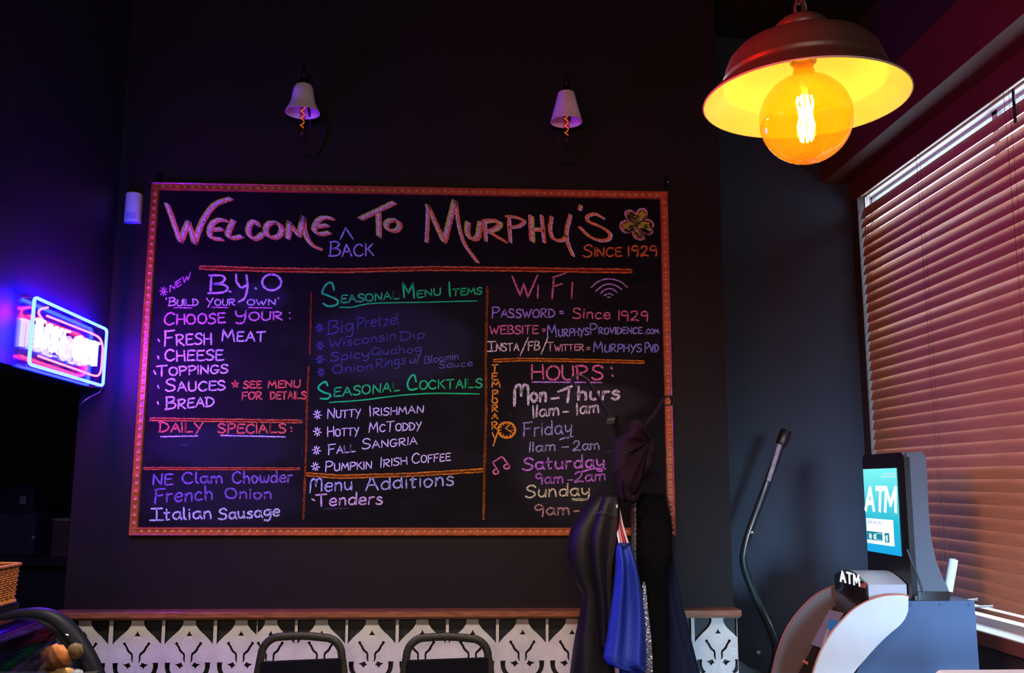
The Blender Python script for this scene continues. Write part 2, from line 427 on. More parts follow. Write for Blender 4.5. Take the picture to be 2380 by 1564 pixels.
for v in bead_v.vertices: v.co = (v.co.z, v.co.y, v.co.x)
for v in bead_v.vertices: v.co = (v.co.x, v.co.y, v.co.z)
names = ['bottom_frame_rail', 'right_frame_rail', 'top_frame_rail', 'left_frame_rail']
for i in range(4):
    a, c = corners[i], corners[(i+1) % 4]; ia, ic = inw[i], inw[(i+1) % 4]
    r1 = [Vector((a[0]+ia[0]*p, -q, a[1]+ia[1]*p)) for p, q in prof]; r2 = [Vector((c[0]+ic[0]*p, -q, c[1]+ic[1]*p)) for p, q in prof]
    o = MB().loft([r1, r2], cap=True).build('frame_rail', m_frame, cb, angle=25)
    L = math.dist(a, c)-2*FWD; k = round(L/(.0345 if i % 2 == 0 else .0352)); dv = ((c[0]-a[0]), (c[1]-a[1])); ln_ = math.dist(a, c); dv = (dv[0]/ln_, dv[1]/ln_)
    nv = [(0, 1), (-1, 0), (0, -1), (1, 0)][i]
    for j in range(k):
        s = FWD+L*(j+.5)/k
        inst('bead', bead if i % 2 == 0 else bead_v, (a[0]+dv[0]*s+nv[0]*.019, -.018, a[1]+dv[1]*s+nv[1]*.019), o)

# chalk: thin grainy marks on the board
def lin(c): return tuple(((x/255)/12.92 if x/255 <= .04045 else ((x/255+.055)/1.055)**2.4) for x in c)
chm = {}
def chalk_mat(col, boost=1.5, dens=.5):
    key = (col, boost, dens)
    if key in chm: return chm[key]
    m = bpy.data.materials.new('chalk_%d_%d_%d' % col); m.use_nodes = True; t = m.node_tree; bsdf = t.nodes['Principled BSDF']
    c = [min(.95, x*boost*1.15) for x in lin(col)]
    bsdf.inputs['Base Color'].default_value = (*c, 1); bsdf.inputs['Roughness'].default_value = 1; bsdf.inputs['Specular IOR Level'].default_value = 0
    tcn = t.nodes.new('ShaderNodeTexCoord'); nn = t.nodes.new('ShaderNodeTexNoise'); nn.inputs['Scale'].default_value = 330; nn.inputs['Detail'].default_value = 2
    t.links.new(tcn.outputs['Object'], nn.inputs['Vector'])
    rr = t.nodes.new('ShaderNodeMapRange'); rr.inputs[1].default_value = .5-.16*dens-.02; rr.inputs[2].default_value = .62-.16*dens; rr.inputs[3].default_value = .10; rr.inputs[4].default_value = 1
    t.links.new(nn.outputs[0], rr.inputs[0])
    tr = t.nodes.new('ShaderNodeBsdfTransparent'); mx = t.nodes.new('ShaderNodeMixShader')
    t.links.new(rr.outputs[0], mx.inputs[0]); t.links.new(tr.outputs[0], mx.inputs[1]); t.links.new(bsdf.outputs[0], mx.inputs[2])
    t.links.new(mx.outputs[0], t.nodes['Material Output'].inputs[0])
    chm[key] = m; return m

G = {
'A': "70|0,0 34,100 70,0;13,36 58,38", 'B': "64|6,100 4,0;~-2,98 40,98 56,80 40,58 8,52;~8,52 50,48 66,26 48,4 -4,0",
'C': "66|~64,82 46,98 20,90 2,58 4,24 24,2 48,2 66,16", 'D': "68|8,100 6,0;~-2,98 36,94 66,68 68,38 48,10 22,0 -4,0",
'E': "60|~60,97 24,98 6,94;6,98 4,2;~4,3 30,1 62,4;5,52 50,54", 'F': "58|8,100 4,-4;0,97 62,100;6,50 48,54",
'G': "70|~64,84 42,99 14,86 2,50 12,10 38,0 60,18 62,42;36,42 74,42", 'H': "64|4,100 2,0;62,100 64,0;3,50 63,52", 'I': "6|3,100 3,0",
'J': "44|~38,100 40,20 24,-2 2,12", 'K': "62|5,100 4,0;58,98 6,46;22,58 64,0", 'L': "58|6,100 ~4,4;~5,100 4,6 8,2;5,2 58,4",
'M': "84|2,0 12,100;12,100 42,30 72,100;72,100 84,-4", 'N': "68|4,0 4,98;4,98 62,2;62,2 66,100", 'O': "70|~35,99 10,84 1,50 10,14 36,1 60,14 69,50 60,84 35,99",
'P': "60|6,100 4,-4;~-2,96 36,100 60,82 52,58 28,46 6,46", 'Q': "74|~35,99 10,84 1,50 10,14 36,1 60,14 69,50 60,84 35,99;44,30 78,-8", 'R': "66|6,100 4,0;~-4,94 38,100 60,80 44,56 8,48;10,48 66,-2",
'S': "58|~56,84 40,100 16,96 4,78 16,58 44,46 56,24 42,4 16,0 -2,12", 'T': "68|-2,96 70,100;34,98 32,-2", 'U': "62|~3,100 2,30 14,4 34,0 54,12 60,40 60,100",
'V': "66|0,100 32,0;32,0 66,100", 'W': "92|0,100 22,0;22,0 46,70;46,70 64,0;64,0 94,100", 'X': "64|2,100 62,0;62,100 0,0", 'Y': "64|2,98 30,50;66,100 14,-22", 'Z': "60|2,98 58,98;58,98 0,2;0,2 62,2",
'$': "66|~2,98 4,60 18,44 40,46 58,66;~62,100 60,30 48,-22 24,-30 6,-24",
'1': "6|4,100 2,0", '2': "58|~4,78 18,98 42,96 50,74 34,40 2,6 14,0 30,8 60,0", '9': "52|~50,80 32,100 8,88 4,62 24,50 46,64 52,82;~51,84 50,40 46,-6",
'.': "10|2,4 7,1", ':': "8|3,62 5,56;3,14 5,8", '=': "44|2,60 42,62;2,34 42,36", '-': "50|2,42 48,44", '/': "40|40,108 0,-14", "'": "8|4,100 2,78", '"': "22|4,100 3,82;16,100 15,82",
'a': "50|~46,52 30,62 8,52 2,26 14,4 34,8 46,40;~47,60 46,20 56,0", 'b': "48|4,100 4,2;~4,40 24,60 44,46 46,18 28,0 4,6", 'c': "44|~44,50 26,62 6,46 2,22 16,2 44,8", 'd': "52|~46,44 28,60 6,46 2,20 16,2 38,8 47,36;48,104 50,0",
'e': "46|~4,32 44,36 40,58 20,62 4,40 4,14 22,0 46,10", 'f': "36|~36,96 20,98 12,80 12,0;0,56 32,58", 'g': "50|~46,50 28,62 6,50 4,26 20,10 40,22 46,50;~47,60 48,-10 36,-38 4,-34", 'h': "48|4,104 4,0;~4,34 20,58 38,54 44,30 44,0",
'i': "8|4,58 4,0;3,84 5,80", 'j': "20|~14,60 12,-20 0,-32;14,84 15,80", 'k': "44|4,100 4,0;40,60 6,26;16,34 44,0", 'l': "14|~6,104 4,14 16,4", 'm': "72|3,60 3,0;~3,34 16,58 30,54 34,30 34,0;~34,34 48,60 64,54 68,28 70,0",
'n': "46|3,60 3,0;~3,32 18,58 36,56 42,32 42,0", 'o': "48|~24,62 6,50 2,28 12,4 28,0 44,18 46,42 24,62", 'p': "48|3,60 3,-40;~3,48 22,62 42,50 44,22 26,2 4,12", 'q': "48|~44,52 24,62 4,46 4,18 22,4 42,22;44,60 46,-40", 'r': "34|4,60 3,0;~3,36 14,56 36,58",
's': "40|~38,54 20,62 6,50 14,36 36,26 36,8 18,-1 0,8", 't': "36|14,92 14,2;14,2 30,4;0,58 34,60", 'u': "48|~3,60 3,20 16,2 34,8 44,36;44,60 46,0", 'v': "44|2,60 20,0;20,0 44,60", 'w': "66|~2,60 6,12 20,2 32,20 34,48;~34,40 40,6 56,4 66,30 68,60", 'x': "44|2,60 42,0;42,60 0,0",
'y': "48|~3,60 6,24 22,12 44,34;~46,60 44,0 34,-34 6,-30", 'z': "44|2,58 40,58;40,58 2,2;2,2 44,4", '#': "84|2,-6 6,80;~6,80 22,102 40,90 40,44;~40,60 52,98 72,100 80,80 80,0", '<': "64|0,98 66,98;32,98 34,0;-6,0 76,0",
}
def glyph(ch):
    w_, rest = G[ch].split('|', 1); out = []
    for s in rest.split(';'):
        sm_ = s.startswith('~'); s = s.replace('~', '')
        pts = [tuple(float(v)/100 for v in p.split(',')) for p in s.split()]
        out.append((sm_, pts))
    return float(w_)/100, out
def strokes_for(text, x0, y0, x1, y1, cap, low=None, slant=0):
    low = low or cap; items = []; cur = 0
    for ch in text:
        if ch == ' ': cur += cap*.42; continue
        if low != cap or ch.isupper() or not ch.isalpha() or True:
            if mode_sc[0] and ch.islower(): g = ch.upper(); h = low
            else: g = ch; h = cap
        w_, st = glyph(g)
        items.append((cur, h, st)); cur += (w_+.17)*h
    cur -= .17*h
    k = (x1-x0)/cur; out = []
    for cx, h, st in items:
        jy = random.uniform(-.03, .03)*h; jr = random.uniform(-.05, .05)
        for sm_, pts in st:
            P = []
            for (x, y) in pts:
                xx = (cx+x*h+y*h*(jr+slant))*k; f_ = xx/(x1-x0)
                yb = y0+(y1-y0)*f_
                P.append((x0+xx+random.uniform(-.012, .012)*h, yb-(y*h+jy)+random.uniform(-.012, .012)*h))
            out.append((sm_, P))
    return out
mode_sc = [True]
def board_pts(P, y): return [(v.x, v.z) for v in (PY(p[0], p[1], y) for p in P)]
def put(mb, strokes, wd, y=YB-.0009, jag=.0004, jitter=True):
    for sm_, P in strokes:
        P = [Vector((p[0], p[1], 0)) for p in P]
        if sm_: Q = cr(P, 5)
        else:
            Q = []
            for i in range(len(P)-1):
                k = max(2, int((P[i+1]-P[i]).length/7))
                for j in range(k): Q.append(P[i].lerp(P[i+1], j/k))
            Q.append(P[-1])
        B = board_pts(Q, y)
        B = [(x+random.uniform(-jag, jag), z+random.uniform(-jag, jag)) for x, z in B]
        ribbon(mb, B, [wd/494*random.uniform(.82, 1.15) for _ in B], y)
def part(name, mb, m, label=None):
    o = mb.build(name, m, cb, smooth=False); o['kind'] = 'stuff'
    if label: o['label'] = label
    return o
def line(name, label, col, wd, specs, sc=True, boost=1.5, dens=.6):
    mode_sc[0] = sc; mb = MB()
    for s in specs:
        if isinstance(s[0], str): put(mb, strokes_for(*s), wd)
        else: put(mb, [(s[0], s[1])], wd if len(s) < 3 else s[2])
    part(name, mb, chalk_mat(col, boost, dens), label)
def ast(cx, cy, r): return [(False, [(cx+r*math.cos(a)*f, cy+r*math.sin(a)*f) for f in (-1, 1)]) for a in (math.radians(8), math.radians(58), math.radians(92), math.radians(132))]
def c1(*p): return [(300+x/3.5545, 400+y/3.5545) for x, y in p]
def c2(*p): return [(940+x/3.5545, 400+y/3.5545) for x, y in p]
def c3(*p): return [(300+x/3.5545, 820+y/3.5545) for x, y in p]
def c4(*p): return [(940+x/3.5545, 820+y/3.5545) for x, y in p]
def c5(*p): return [(700+x/5.409, 640+y/5.409) for x, y in p]
def T(c, text, xa, ya, xb, yb, cap, low=None, slant=0):
    (p, q), (r, s) = c((xa, ya), (xb, yb)); k = 5.409 if c is c5 else 3.5545
    return (text, p, q, r, s, cap/k, (low/k if low else None), slant)

# --- title (three chalk colours side by side)
e1 = lambda cx, cy, rx, ry: [(cx+rx*math.cos(a), cy+ry*math.sin(a)) for a in [math.radians(-90-30*i) for i in range(13)]]
welcome = [(False, c1((315, 265), (425, 575))), (False, c1((425, 575), (487, 415))), (False, c1((490, 410), (542, 590))),
 (True, c1((542, 585), (580, 470), (640, 350), (720, 262), (840, 218))),
 (True, c1((800, 400), (740, 395), (685, 430), (665, 500), (685, 545), (765, 555))), (False, c1((690, 478), (765, 470))),
 (True, c1((862, 400), (838, 450), (815, 515), (850, 545), (930, 532))),
 (True, c1((1068, 440), (1040, 405), (1000, 430), (985, 495), (1015, 545), (1060, 545), (1108, 508))),
 (True, c1(*e1(1195, 478, 66, 64))),
 (False, c1((1313, 548), (1325, 415))), (False, c1((1325, 420), (1405, 530), (1440, 370))), (True, c1((1440, 370), (1445, 460), (1475, 550), (1525, 612), (1578, 632))),
 (True, c1((1680, 383), (1600, 378), (1550, 415), (1530, 475), (1570, 512), (1655, 500))), (False, c1((1545, 450), (1640, 440)))]
to_ = [(False, c1((1915, 385), (2190, 252))), (False, c1((2060, 325), (2065, 528))), (True, c1(*e1(2180, 440, 56, 46)))]
murph = [(False, c2((175, 570), (190, 275))), (False, c2((192, 278), (328, 578), (415, 240))), (True, c2((415, 238), (440, 430), (490, 590), (595, 738))),
 (True, c2((525, 415), (520, 500), (555, 552), (605, 535), (628, 415))),
 (False, c2((682, 572), (672, 425))), (True, c2((655, 412), (720, 400), (785, 415), (770, 460), (690, 495))), (False, c2((700, 495), (830, 572))),
 (False, c2((883, 580), (872, 385))), (True, c2((855, 372), (930, 378), (998, 410), (960, 448), (880, 465))),
 (False, c2((1055, 570), (1045, 362))), (False, c2((1147, 575), (1125, 357))), (False, c2((1052, 475), (1135, 475))),
 (True, c2((1225, 375), (1212, 480), (1240, 555), (1310, 568), (1345, 530))), (True, c2((1380, 360), (1352, 470), (1352, 570), (1400, 692))),
 (False, c2((1465, 282), (1455, 315))),
 (True, c2((1650, 385), (1590, 352), (1522, 370), (1532, 415), (1630, 455), (1705, 510), (1695, 560), (1615, 568), (1530, 530), (1460, 462)))]
GRN, LAV, ORG = (150, 165, 50), (185, 170, 215), (235, 105, 60)
for nm, sts, lb in (('chalk_word', welcome, 'Welcome'), ('chalk_word', to_, 'To'), ('chalk_word', murph, "the pub's name")):
    for col, dx, dy, yo, dens in ((GRN, -4.6, -2.4, 0, .8), (LAV, 0, 0, .0002, .5), (ORG, 4.4, 2.4, .0004, .8)):
        mb = MB()
        for sm_, P in sts:
            fl = -1 if (nm and sts is murph and random.random() < .4) else 1
            put(mb, [(sm_, [(x+dx*fl, y+dy*fl) for x, y in P])], 5.8, YB-.0009-yo)
        o = part('chalk_word', mb, chalk_mat(col, 2.0, dens), {GRN: 'green', LAV: 'lavender', ORG: 'orange'}[col]+' chalk strokes of the title word '+lb)
line('chalk_word', 'lavender chalk word BACK with a caret above it', (175, 165, 215), 3.6, [T(c1, 'Back', 1655, 695, 2020, 690, 118, 100), (False, c1((1745, 555), (1790, 458))), (False, c1((1790, 462), (1852, 555)))])
line('chalk_line', 'orange chalk words SINCE 1929 under the title', (240, 110, 50), 4.0, [T(c2, 'Since', 1480, 700, 1795, 692, 98, 72), T(c2, '1929', 1850, 690, 2085, 690, 80)])
# shamrock
sh = c2((1925, 430), (1880, 410), (1835, 375), (1830, 335), (1870, 320), (1915, 345), (1940, 315), (1985, 310), (2005, 350), (1985, 395), (1955, 410), (2000, 395), (2045, 410), (2055, 450), (2035, 465), (2050, 495), (2020, 515), (1975, 500), (1930, 465), (1905, 480), (1860, 500), (1820, 495), (1790, 465), (1790, 430), (1820, 405), (1870, 410), (1925, 430))
st = c2((1925, 455), (1935, 490), (1985, 545), (1950, 558), (1915, 545), (1890, 515), (1905, 470))
for col, d, wd in ((LAV, -2.2, 3.2), ((240, 110, 50), 1.2, 3)):
    mb = MB(); cxy = c2((1925, 430))[0]
    sc_ = 1.03 if d < 0 else .95
    put(mb, [(True, [(cxy[0]+(x-cxy[0])*sc_+d*.3, cxy[1]+(y-cxy[1])*sc_+d*.3) for x, y in pts]) for pts in (sh, st)], wd); part('chalk_drawing', mb, chalk_mat(col, 1.45, .6), 'chalk outline of a three-leaf shamrock')
mb = MB()
for P in (c2((1850, 345), (1900, 385), (1965, 335)), c2((1860, 350), (1925, 420), (1985, 345)), c2((1815, 440), (1860, 425), (1900, 430), (1850, 470)), c2((1960, 425), (2020, 425), (1985, 450), (2030, 480)), c2((1815, 460), (1900, 445), (1960, 450), (2020, 450)), c2((1925, 360), (1920, 440), (1915, 500), (1950, 545)), c2((1910, 500), (1935, 540), (1965, 548))):
    put(mb, [(False, P)], 8, YB-.0007)
part('chalk_drawing', mb, chalk_mat((150, 165, 60), 1.3, .8), 'green chalk fill of the shamrock')
# --- orange ruled lines
OR = (240, 115, 35)
rules = [([(466, 622), (620, 627), (800, 629), (1000, 624), (1200, 626), (1467, 630)], 11, (235, 95, 50)), (c4((740, 65), (950, 55), (1400, 62), (1975, 76)), 8, OR), (c3((175, 548), (600, 555), (1425, 567)), 8, (235, 95, 55)),
         (c3((125, 955), (700, 957), (1405, 958)), 6, (215, 90, 55)), ([(712, 1102), (790, 1108), (960, 1103), (1124, 1093)], 9, OR),
         (c1((1505, 1000), (1500, 1250), (1492, 1500)), 4, (225, 85, 50)), (c3((1483, 120), (1470, 400), (1462, 800), (1440, 1370)), 5, (225, 100, 45)),
         ([(1132.7, 667), (1129, 840), (1130, 950), (1126, 1090), (1124, 1205)], 6, OR)]
for P, wd, col in rules:
    mb = MB()
    for k in range(2): put(mb, [(False, [(x, y+(k-.5)*wd*.25) for x, y in P])], wd*.8)
    part('chalk_rule', mb, chalk_mat(col, 1.6, .55), 'orange chalk ruled line')
# --- left column
PK = (200, 120, 175); LV = (172, 152, 205); LW = (188, 176, 214); RO = (235, 90, 70)
a = [(s, [(x, y) for x, y in P]) for s, P in ast(*c1((285, 985))[0], 10)]
mb = MB(); put(mb, a, 2.6); mode_sc[0] = True; put(mb, strokes_for('NEW', *c1((335, 992))[0], *c1((505, 882))[0], 15), 2.8); part('chalk_word', mb, chalk_mat(PK), 'pink chalk star and slanted word NEW')
line('chalk_line', 'lavender chalk heading B.Y.O', LV, 5, [T(c1, 'B', 665, 1000, 810, 1000, 150), (False, c1((828, 985), (838, 988))), (True, c1((885, 845), (888, 905), (930, 955), (975, 925))), (True, c1((970, 850), (978, 950), (955, 1040), (905, 1072))), (False, c1((1042, 958), (1050, 964))), (True, c1(*e1(1178, 910, 78, 66)))], boost=1.7)
line('chalk_line', 'lavender chalk line BUILD YOUR OWN in quotes', LW, 3, [T(c1, "'Build", 305, 1105, 568, 1102, 66, 52), T(c1, 'Your', 640, 1100, 872, 1098, 60, 50), T(c1, "own'", 975, 1098, 1235, 1095, 60, 46)])
line('chalk_underline', 'pink chalk underlines under BUILD YOUR OWN', (205, 110, 170), 2.6, [(False, c1((370, 1120), (520, 1122))), (False, c1((680, 1116), (820, 1118))), (False, c1((985, 1118), (1180, 1122)))])
line('chalk_line', 'pink chalk line CHOOSE YOUR', (200, 118, 172), 3.8, [T(c1, 'Choose', 290, 1262, 795, 1245, 100, 82), T(c1, '$our', 878, 1225, 1265, 1222, 80, 68), (False, c1((1326, 1160), (1328, 1166))), (False, c1((1328, 1205), (1330, 1210)))])
line('chalk_line', 'lavender chalk line FRESH MEAT', LW, 4, [(False, c1((240, 1382), (252, 1398))), T(c1, 'Fresh', 290, 1432, 680, 1420, 122, 88), T(c1, 'Meat', 768, 1400, 1120, 1395, 95, 78)])
line('chalk_line', 'lavender chalk line CHEESE', LW, 4, [(False, c1((238, 1520), (244, 1540))), T(c1, 'Cheese', 300, 1558, 778, 1552, 92, 84)])
line('chalk_line', 'lavender chalk line TOPPINGS', LW, 3.8, [(False, c3((205, 150), (222, 178))), T(c3, 'Toppings', 232, 190, 815, 165, 82, 68)])
line('chalk_line', 'lavender chalk line SAUCES', LW, 4, [(False, c3((238, 270), (244, 290))), T(c3, 'Sauces', 302, 318, 795, 308, 100, 76)])
line('chalk_line', 'lavender chalk line BREAD', LW, 4, [(False, c3((236, 405), (242, 424))), T(c3, 'Bread', 302, 468, 700, 438, 100, 76)])
star = [(878+32*math.cos(math.radians(-90+144*i)), 260+32*math.sin(math.radians(-90+144*i))) for i in range(6)]
line('chalk_line', 'red orange chalk note SEE MENU FOR DETAILS with a star', RO, 3.6, [(False, c3(*star)), T(c3, 'SEE', 947, 292, 1093, 290, 58), T(c3, 'MENU', 1147, 290, 1412, 284, 58), T(c3, 'FOR', 932, 386, 1098, 382, 62), T(c3, 'DETAILS', 1165, 382, 1462, 378, 60)])
line('chalk_line', 'red orange chalk heading DAILY SPECIALS', RO, 4, [T(c3, 'Daily', 248, 655, 608, 652, 80, 74), T(c3, 'SPECIALS', 738, 662, 1295, 660, 74), (False, c3((1338, 615), (1341, 622))), (False, c3((1341, 645), (1344, 650)))])
line('chalk_underline', 'lavender chalk underlines under DAILY SPECIALS', (175, 165, 220), 3.2, [(False, c3((260, 692), (570, 686))), (False, c3((755, 682), (1290, 694)))])
line('chalk_line', 'purple chalk line NE Clam Chowder', (118, 92, 160), 3.8, [T(c3, 'NE', 195, 1092, 358, 1088, 90), T(c3, 'Clam', 442, 1078, 770, 1072, 90), T(c3, 'Chowder', 857, 1078, 1345, 1068, 95)], sc=False, boost=1.5)
line('chalk_line', 'purple chalk line French Onion', (112, 86, 152), 4, [T(c3, 'French', 208, 1240, 690, 1210, 112), T(c3, 'Onion', 797, 1205, 1175, 1202, 86)], sc=False)
line('chalk_line', 'pale lavender chalk line Italian Sausage', (175, 185, 235), 4, [T(c3, '<talian', 180, 1382, 680, 1370, 98), T(c3, 'Sausage', 742, 1378, 1240, 1345, 88)], sc=False)
# --- middle column
GR = (30, 175, 90)
bigS = c5((412, 185), (385, 95), (320, 110), (262, 215), (330, 250), (430, 295), (465, 330), (430, 375), (340, 388), (275, 352))
line('chalk_line', 'green chalk heading SEASONAL MENU ITEMS, underlined', GR, 3.4, [(True, bigS, 4.6), T(c5, 'easonal', 498, 348, 1228, 294, 95, 95), (False, c5((1295, 280), (1280, 90)), 4.4), (False, c5((1280, 90), (1350, 225), (1405, 95)), 4), (False, c5((1405, 95), (1420, 285)), 4.4),
    T(c5, 'enu', 1455, 280, 1755, 245, 88, 88), (False, c5((1860, 85), (1870, 262)), 4.6), T(c5, 'tems', 1905, 252, 2270, 232, 82, 82), (True, c5((480, 400), (640, 400), (900, 352), (1600, 336), (2215, 320)), 2.8)], boost=1.6, dens=1.1)
BP = (58, 56, 105)
for (t, specs) in (('Big Pretzel', [(232, 660), T(c5, 'Big', 335, 745, 655, 700, 165), T(c5, 'Pretzel', 705, 665, 1225, 610, 135)]), ('Wisconsin Dip', [(240, 885), T(c5, 'Wisconsin', 355, 912, 1190, 805, 110), T(c5, 'Dip', 1250, 820, 1550, 785, 112)]),
                   ('Spicy Quahog', [(236, 1055), T(c5, 'Spicy', 372, 1078, 852, 1030, 105), T(c5, 'Quahog', 882, 1005, 1510, 965, 95)]), ('Onion Rings', [(252, 1218), T(c5, 'Onion', 395, 1238, 900, 1190, 105), T(c5, 'Rings', 940, 1168, 1312, 1108, 112)])):
    mb = MB(); mode_sc[0] = False
    put(mb, ast(*c5(specs[0])[0], 9.6), 2.8)
    for s in specs[1:]: put(mb, strokes_for(*s), 2.4)
    part('chalk_line', mb, chalk_mat(BP, 1.7, 1.2), 'faded blue violet chalk line '+t)
line('chalk_line', 'faded blue violet chalk words with Bloomin Sauce', (84, 82, 130), 2, [T(c5, 'w/', 1365, 1110, 1490, 1088, 90), T(c5, 'Bloomin', 1548, 1108, 1978, 1050, 88), T(c5, 'Sauce', 1732, 1168, 2150, 1138, 80)], sc=False, boost=1.5, dens=1.2)
line('chalk_line', 'green chalk heading SEASONAL COCKTAILS, underlined', GR, 3.4, [(True, c3((1640, 270), (1618, 238), (1562, 285), (1600, 322), (1662, 345), (1640, 378), (1582, 378)), 4.4), T(c3, 'easonal', 1692, 364, 2235, 314, 74, 74), (True, c4((96, 238), (80, 182), (45, 205), (25, 262), (48, 305), (105, 295)), 4.4), T(c4, 'ocktails', 125, 300, 640, 284, 72, 72),
    (True, [(765.6, 935.3), (840, 930), (940, 918), (1020, 914), (1114, 915.6)], 3)], boost=1.6, dens=1.1)
CW = (190, 185, 240)
for t, ax, ay, ws in (('Nutty Irishman', 1555, 510, [('Nutty', 761, 972, 838, 968), ('Irishman', 860, 967, 984, 959)]), ('Hotty McToddy', 1555, 652, [('Hotty', 761, 1015, 834, 1010), ('McToddy', 857, 1005, 979, 998)]),
                      ('Fall Sangria', 1548, 805, [('Fall', 763, 1056, 826, 1050), ('Sangria', 842, 1044, 969, 1032)]), ('Pumpkin Irish Coffee', 1540, 940, [('Pumpkin', 756, 1095, 864, 1089), ('Irish', 884, 1086, 946, 1079), ('Coffee', 958, 1077, 1047, 1070)])):
    mb = MB(); mode_sc[0] = True; put(mb, ast(*c3((ax, ay))[0], 9.6), 3.0)
    for (s, xa, ya, xb, yb) in ws: put(mb, strokes_for(s, xa, ya, xb, yb, 23, 17), 2.7, jag=.0002)
    part('chalk_line', mb, chalk_mat(CW, 1.35, 1.2), 'white chalk line '+t)
line('chalk_line', 'pale blue chalk words Menu Additions', (155, 165, 215), 3.8, [('#', 720, 1143, 749, 1141, 29), ('enu', 755, 1141, 818, 1138, 31), ('Additions', 850, 1140, 1054, 1127, 32)], sc=False)
line('chalk_line', 'pale pink chalk word Tenders', (190, 165, 190), 3.8, [(False, [(725, 1160), (731, 1163)]), ('Tenders', 736, 1176, 888, 1171, 27)], sc=False)
# --- right column
PI = (215, 100, 135)
line('chalk_line', 'pink chalk heading WiFi', PI, 4, [(False, c2((890, 860), (957, 1020))), (False, c2((957, 1020), (985, 920), (1020, 1035))), (False, c2((1020, 1035), (1100, 850))), (False, c2((1105, 930), (1100, 1040))), (False, c2((1235, 870), (1220, 1045))), (False, c2((1225, 870), (1332, 835))), (False, c2((1230, 945), (1305, 922))), (False, c2((1387, 912), (1382, 1045)))])
line('chalk_drawing', 'lavender chalk drawing of a wireless signal fan', (165, 135, 200), 3, [(True, c2((1540, 955), (1605, 902), (1690, 882), (1780, 903), (1842, 950))), (True, c2((1580, 985), (1635, 940), (1690, 925), (1750, 938), (1795, 970))), (True, c2((1618, 1003), (1650, 975), (1690, 963), (1730, 972), (1755, 995))), (True, c2((1650, 1020), (1690, 1003), (1722, 1015))), (False, c2((1674, 1033), (1700, 1033)))])
line('chalk_line', 'lavender chalk word PASSWORD', (150, 125, 205), 3.2, [T(c2, 'Password', 722, 1202, 1240, 1198, 88, 68), T(c2, '=', 1282, 1190, 1315, 1190, 70)])
line('chalk_line', 'pink chalk words Since 1929 beside PASSWORD', PI, 3.2, [T(c2, 'Since', 1392, 1205, 1700, 1212, 84), T(c2, '1929', 1768, 1222, 2010, 1230, 78)], sc=False)
line('chalk_line', 'pink chalk word WEBSITE', PI, 3.2, [T(c2, 'website', 707, 1340, 1105, 1332, 68, 68), T(c2, '=', 1142, 1335, 1165, 1335, 60)])
line('chalk_line', 'blue lavender chalk web address', (130, 130, 215), 3, [T(c2, 'Murphys', 1180, 1360, 1525, 1345, 98, 58), T(c2, 'Providence', 1535, 1338, 1965, 1332, 88, 52), T(c2, '.com', 1985, 1335, 2100, 1332, 50, 38)])
line('chalk_line', 'cream chalk social media words', (215, 190, 170), 3.2, [T(c2, '<', 690, 1478, 750, 1476, 80), T(c2, 'nsta', 758, 1478, 945, 1474, 62, 62), (False, c2((1022, 1365), (958, 1512))), T(c2, 'FB', 1022, 1472, 1115, 1466, 70), (False, c2((1185, 1365), (1130, 1502)))])
line('chalk_line', 'rosy chalk word TWITTER', (190, 145, 150), 2.8, [T(c2, 'Twitter', 1180, 1478, 1480, 1472, 72, 52), T(c2, '=', 1505, 1485, 1530, 1485, 60)])
line('chalk_line', 'blue lavender chalk social media name', (120, 125, 205), 3.2, [T(c2, 'Murphys', 1562, 1486, 1958, 1482, 85, 62), T(c2, 'Pvd', 1985, 1490, 2097, 1485, 82, 64)])
line('chalk_line', 'pink chalk heading HOURS, underlined', PI, 4.6, [T(c4, 'HOURS', 1050, 218, 1638, 222, 116), (False, c4((1708, 122), (1714, 132))), (False, c4((1718, 182), (1722, 192)))])
line('chalk_underline', 'lavender chalk underline under HOURS', (165, 125, 200), 3.4, [(False, c4((1055, 241), (1630, 245)))])
CR_ = (205, 215, 205)
line('chalk_line', 'white chalk words Mon to Thurs', CR_, 6.4, [T(c4, '#', 905, 425, 1030, 425, 160), T(c4, 'on', 1045, 402, 1170, 398, 120), (False, c4((1215, 378), (1272, 372))), (False, c4((1270, 322), (1400, 268))), (False, c4((1362, 290), (1348, 408))), T(c4, 'hurs', 1430, 388, 1775, 380, 108)], sc=False, dens=.4)
line('chalk_line', 'white chalk hours 11am to 1am', CR_, 4.4, [T(c4, '11am', 1062, 532, 1275, 515, 92), (False, c4((1312, 488), (1355, 486))), T(c4, '1am', 1424, 510, 1605, 490, 96)], sc=False, dens=.4)
line('chalk_line', 'grey lavender chalk word Friday, underlined', (150, 150, 195), 3.4, [T(c4, 'Friday', 982, 688, 1380, 664, 112), (True, c4((1280, 718), (1330, 700), (1392, 690)))], sc=False, dens=.4)
line('chalk_line', 'grey lavender chalk hours 11am to 2am', (150, 155, 190), 3.2, [T(c4, '11am', 1032, 818, 1245, 808, 80), (False, c4((1300, 780), (1355, 777))), T(c4, '2am', 1392, 808, 1610, 796, 80)], sc=False, dens=.4)
line('chalk_line', 'purple pink chalk word Saturday, underlined', (175, 110, 195), 4.4, [T(c4, 'Saturday', 982, 968, 1650, 940, 98), (True, c4((1460, 985), (1550, 958), (1660, 958)))], sc=False, dens=.5)
line('chalk_line', 'purple pink chalk hours 9am to 2am', (170, 100, 190), 3.4, [T(c4, '9am', 1085, 1084, 1310, 1076, 84), (False, c4((1352, 1052), (1390, 1050))), T(c4, '2am', 1405, 1068, 1658, 1050, 84)], sc=False, dens=.5)
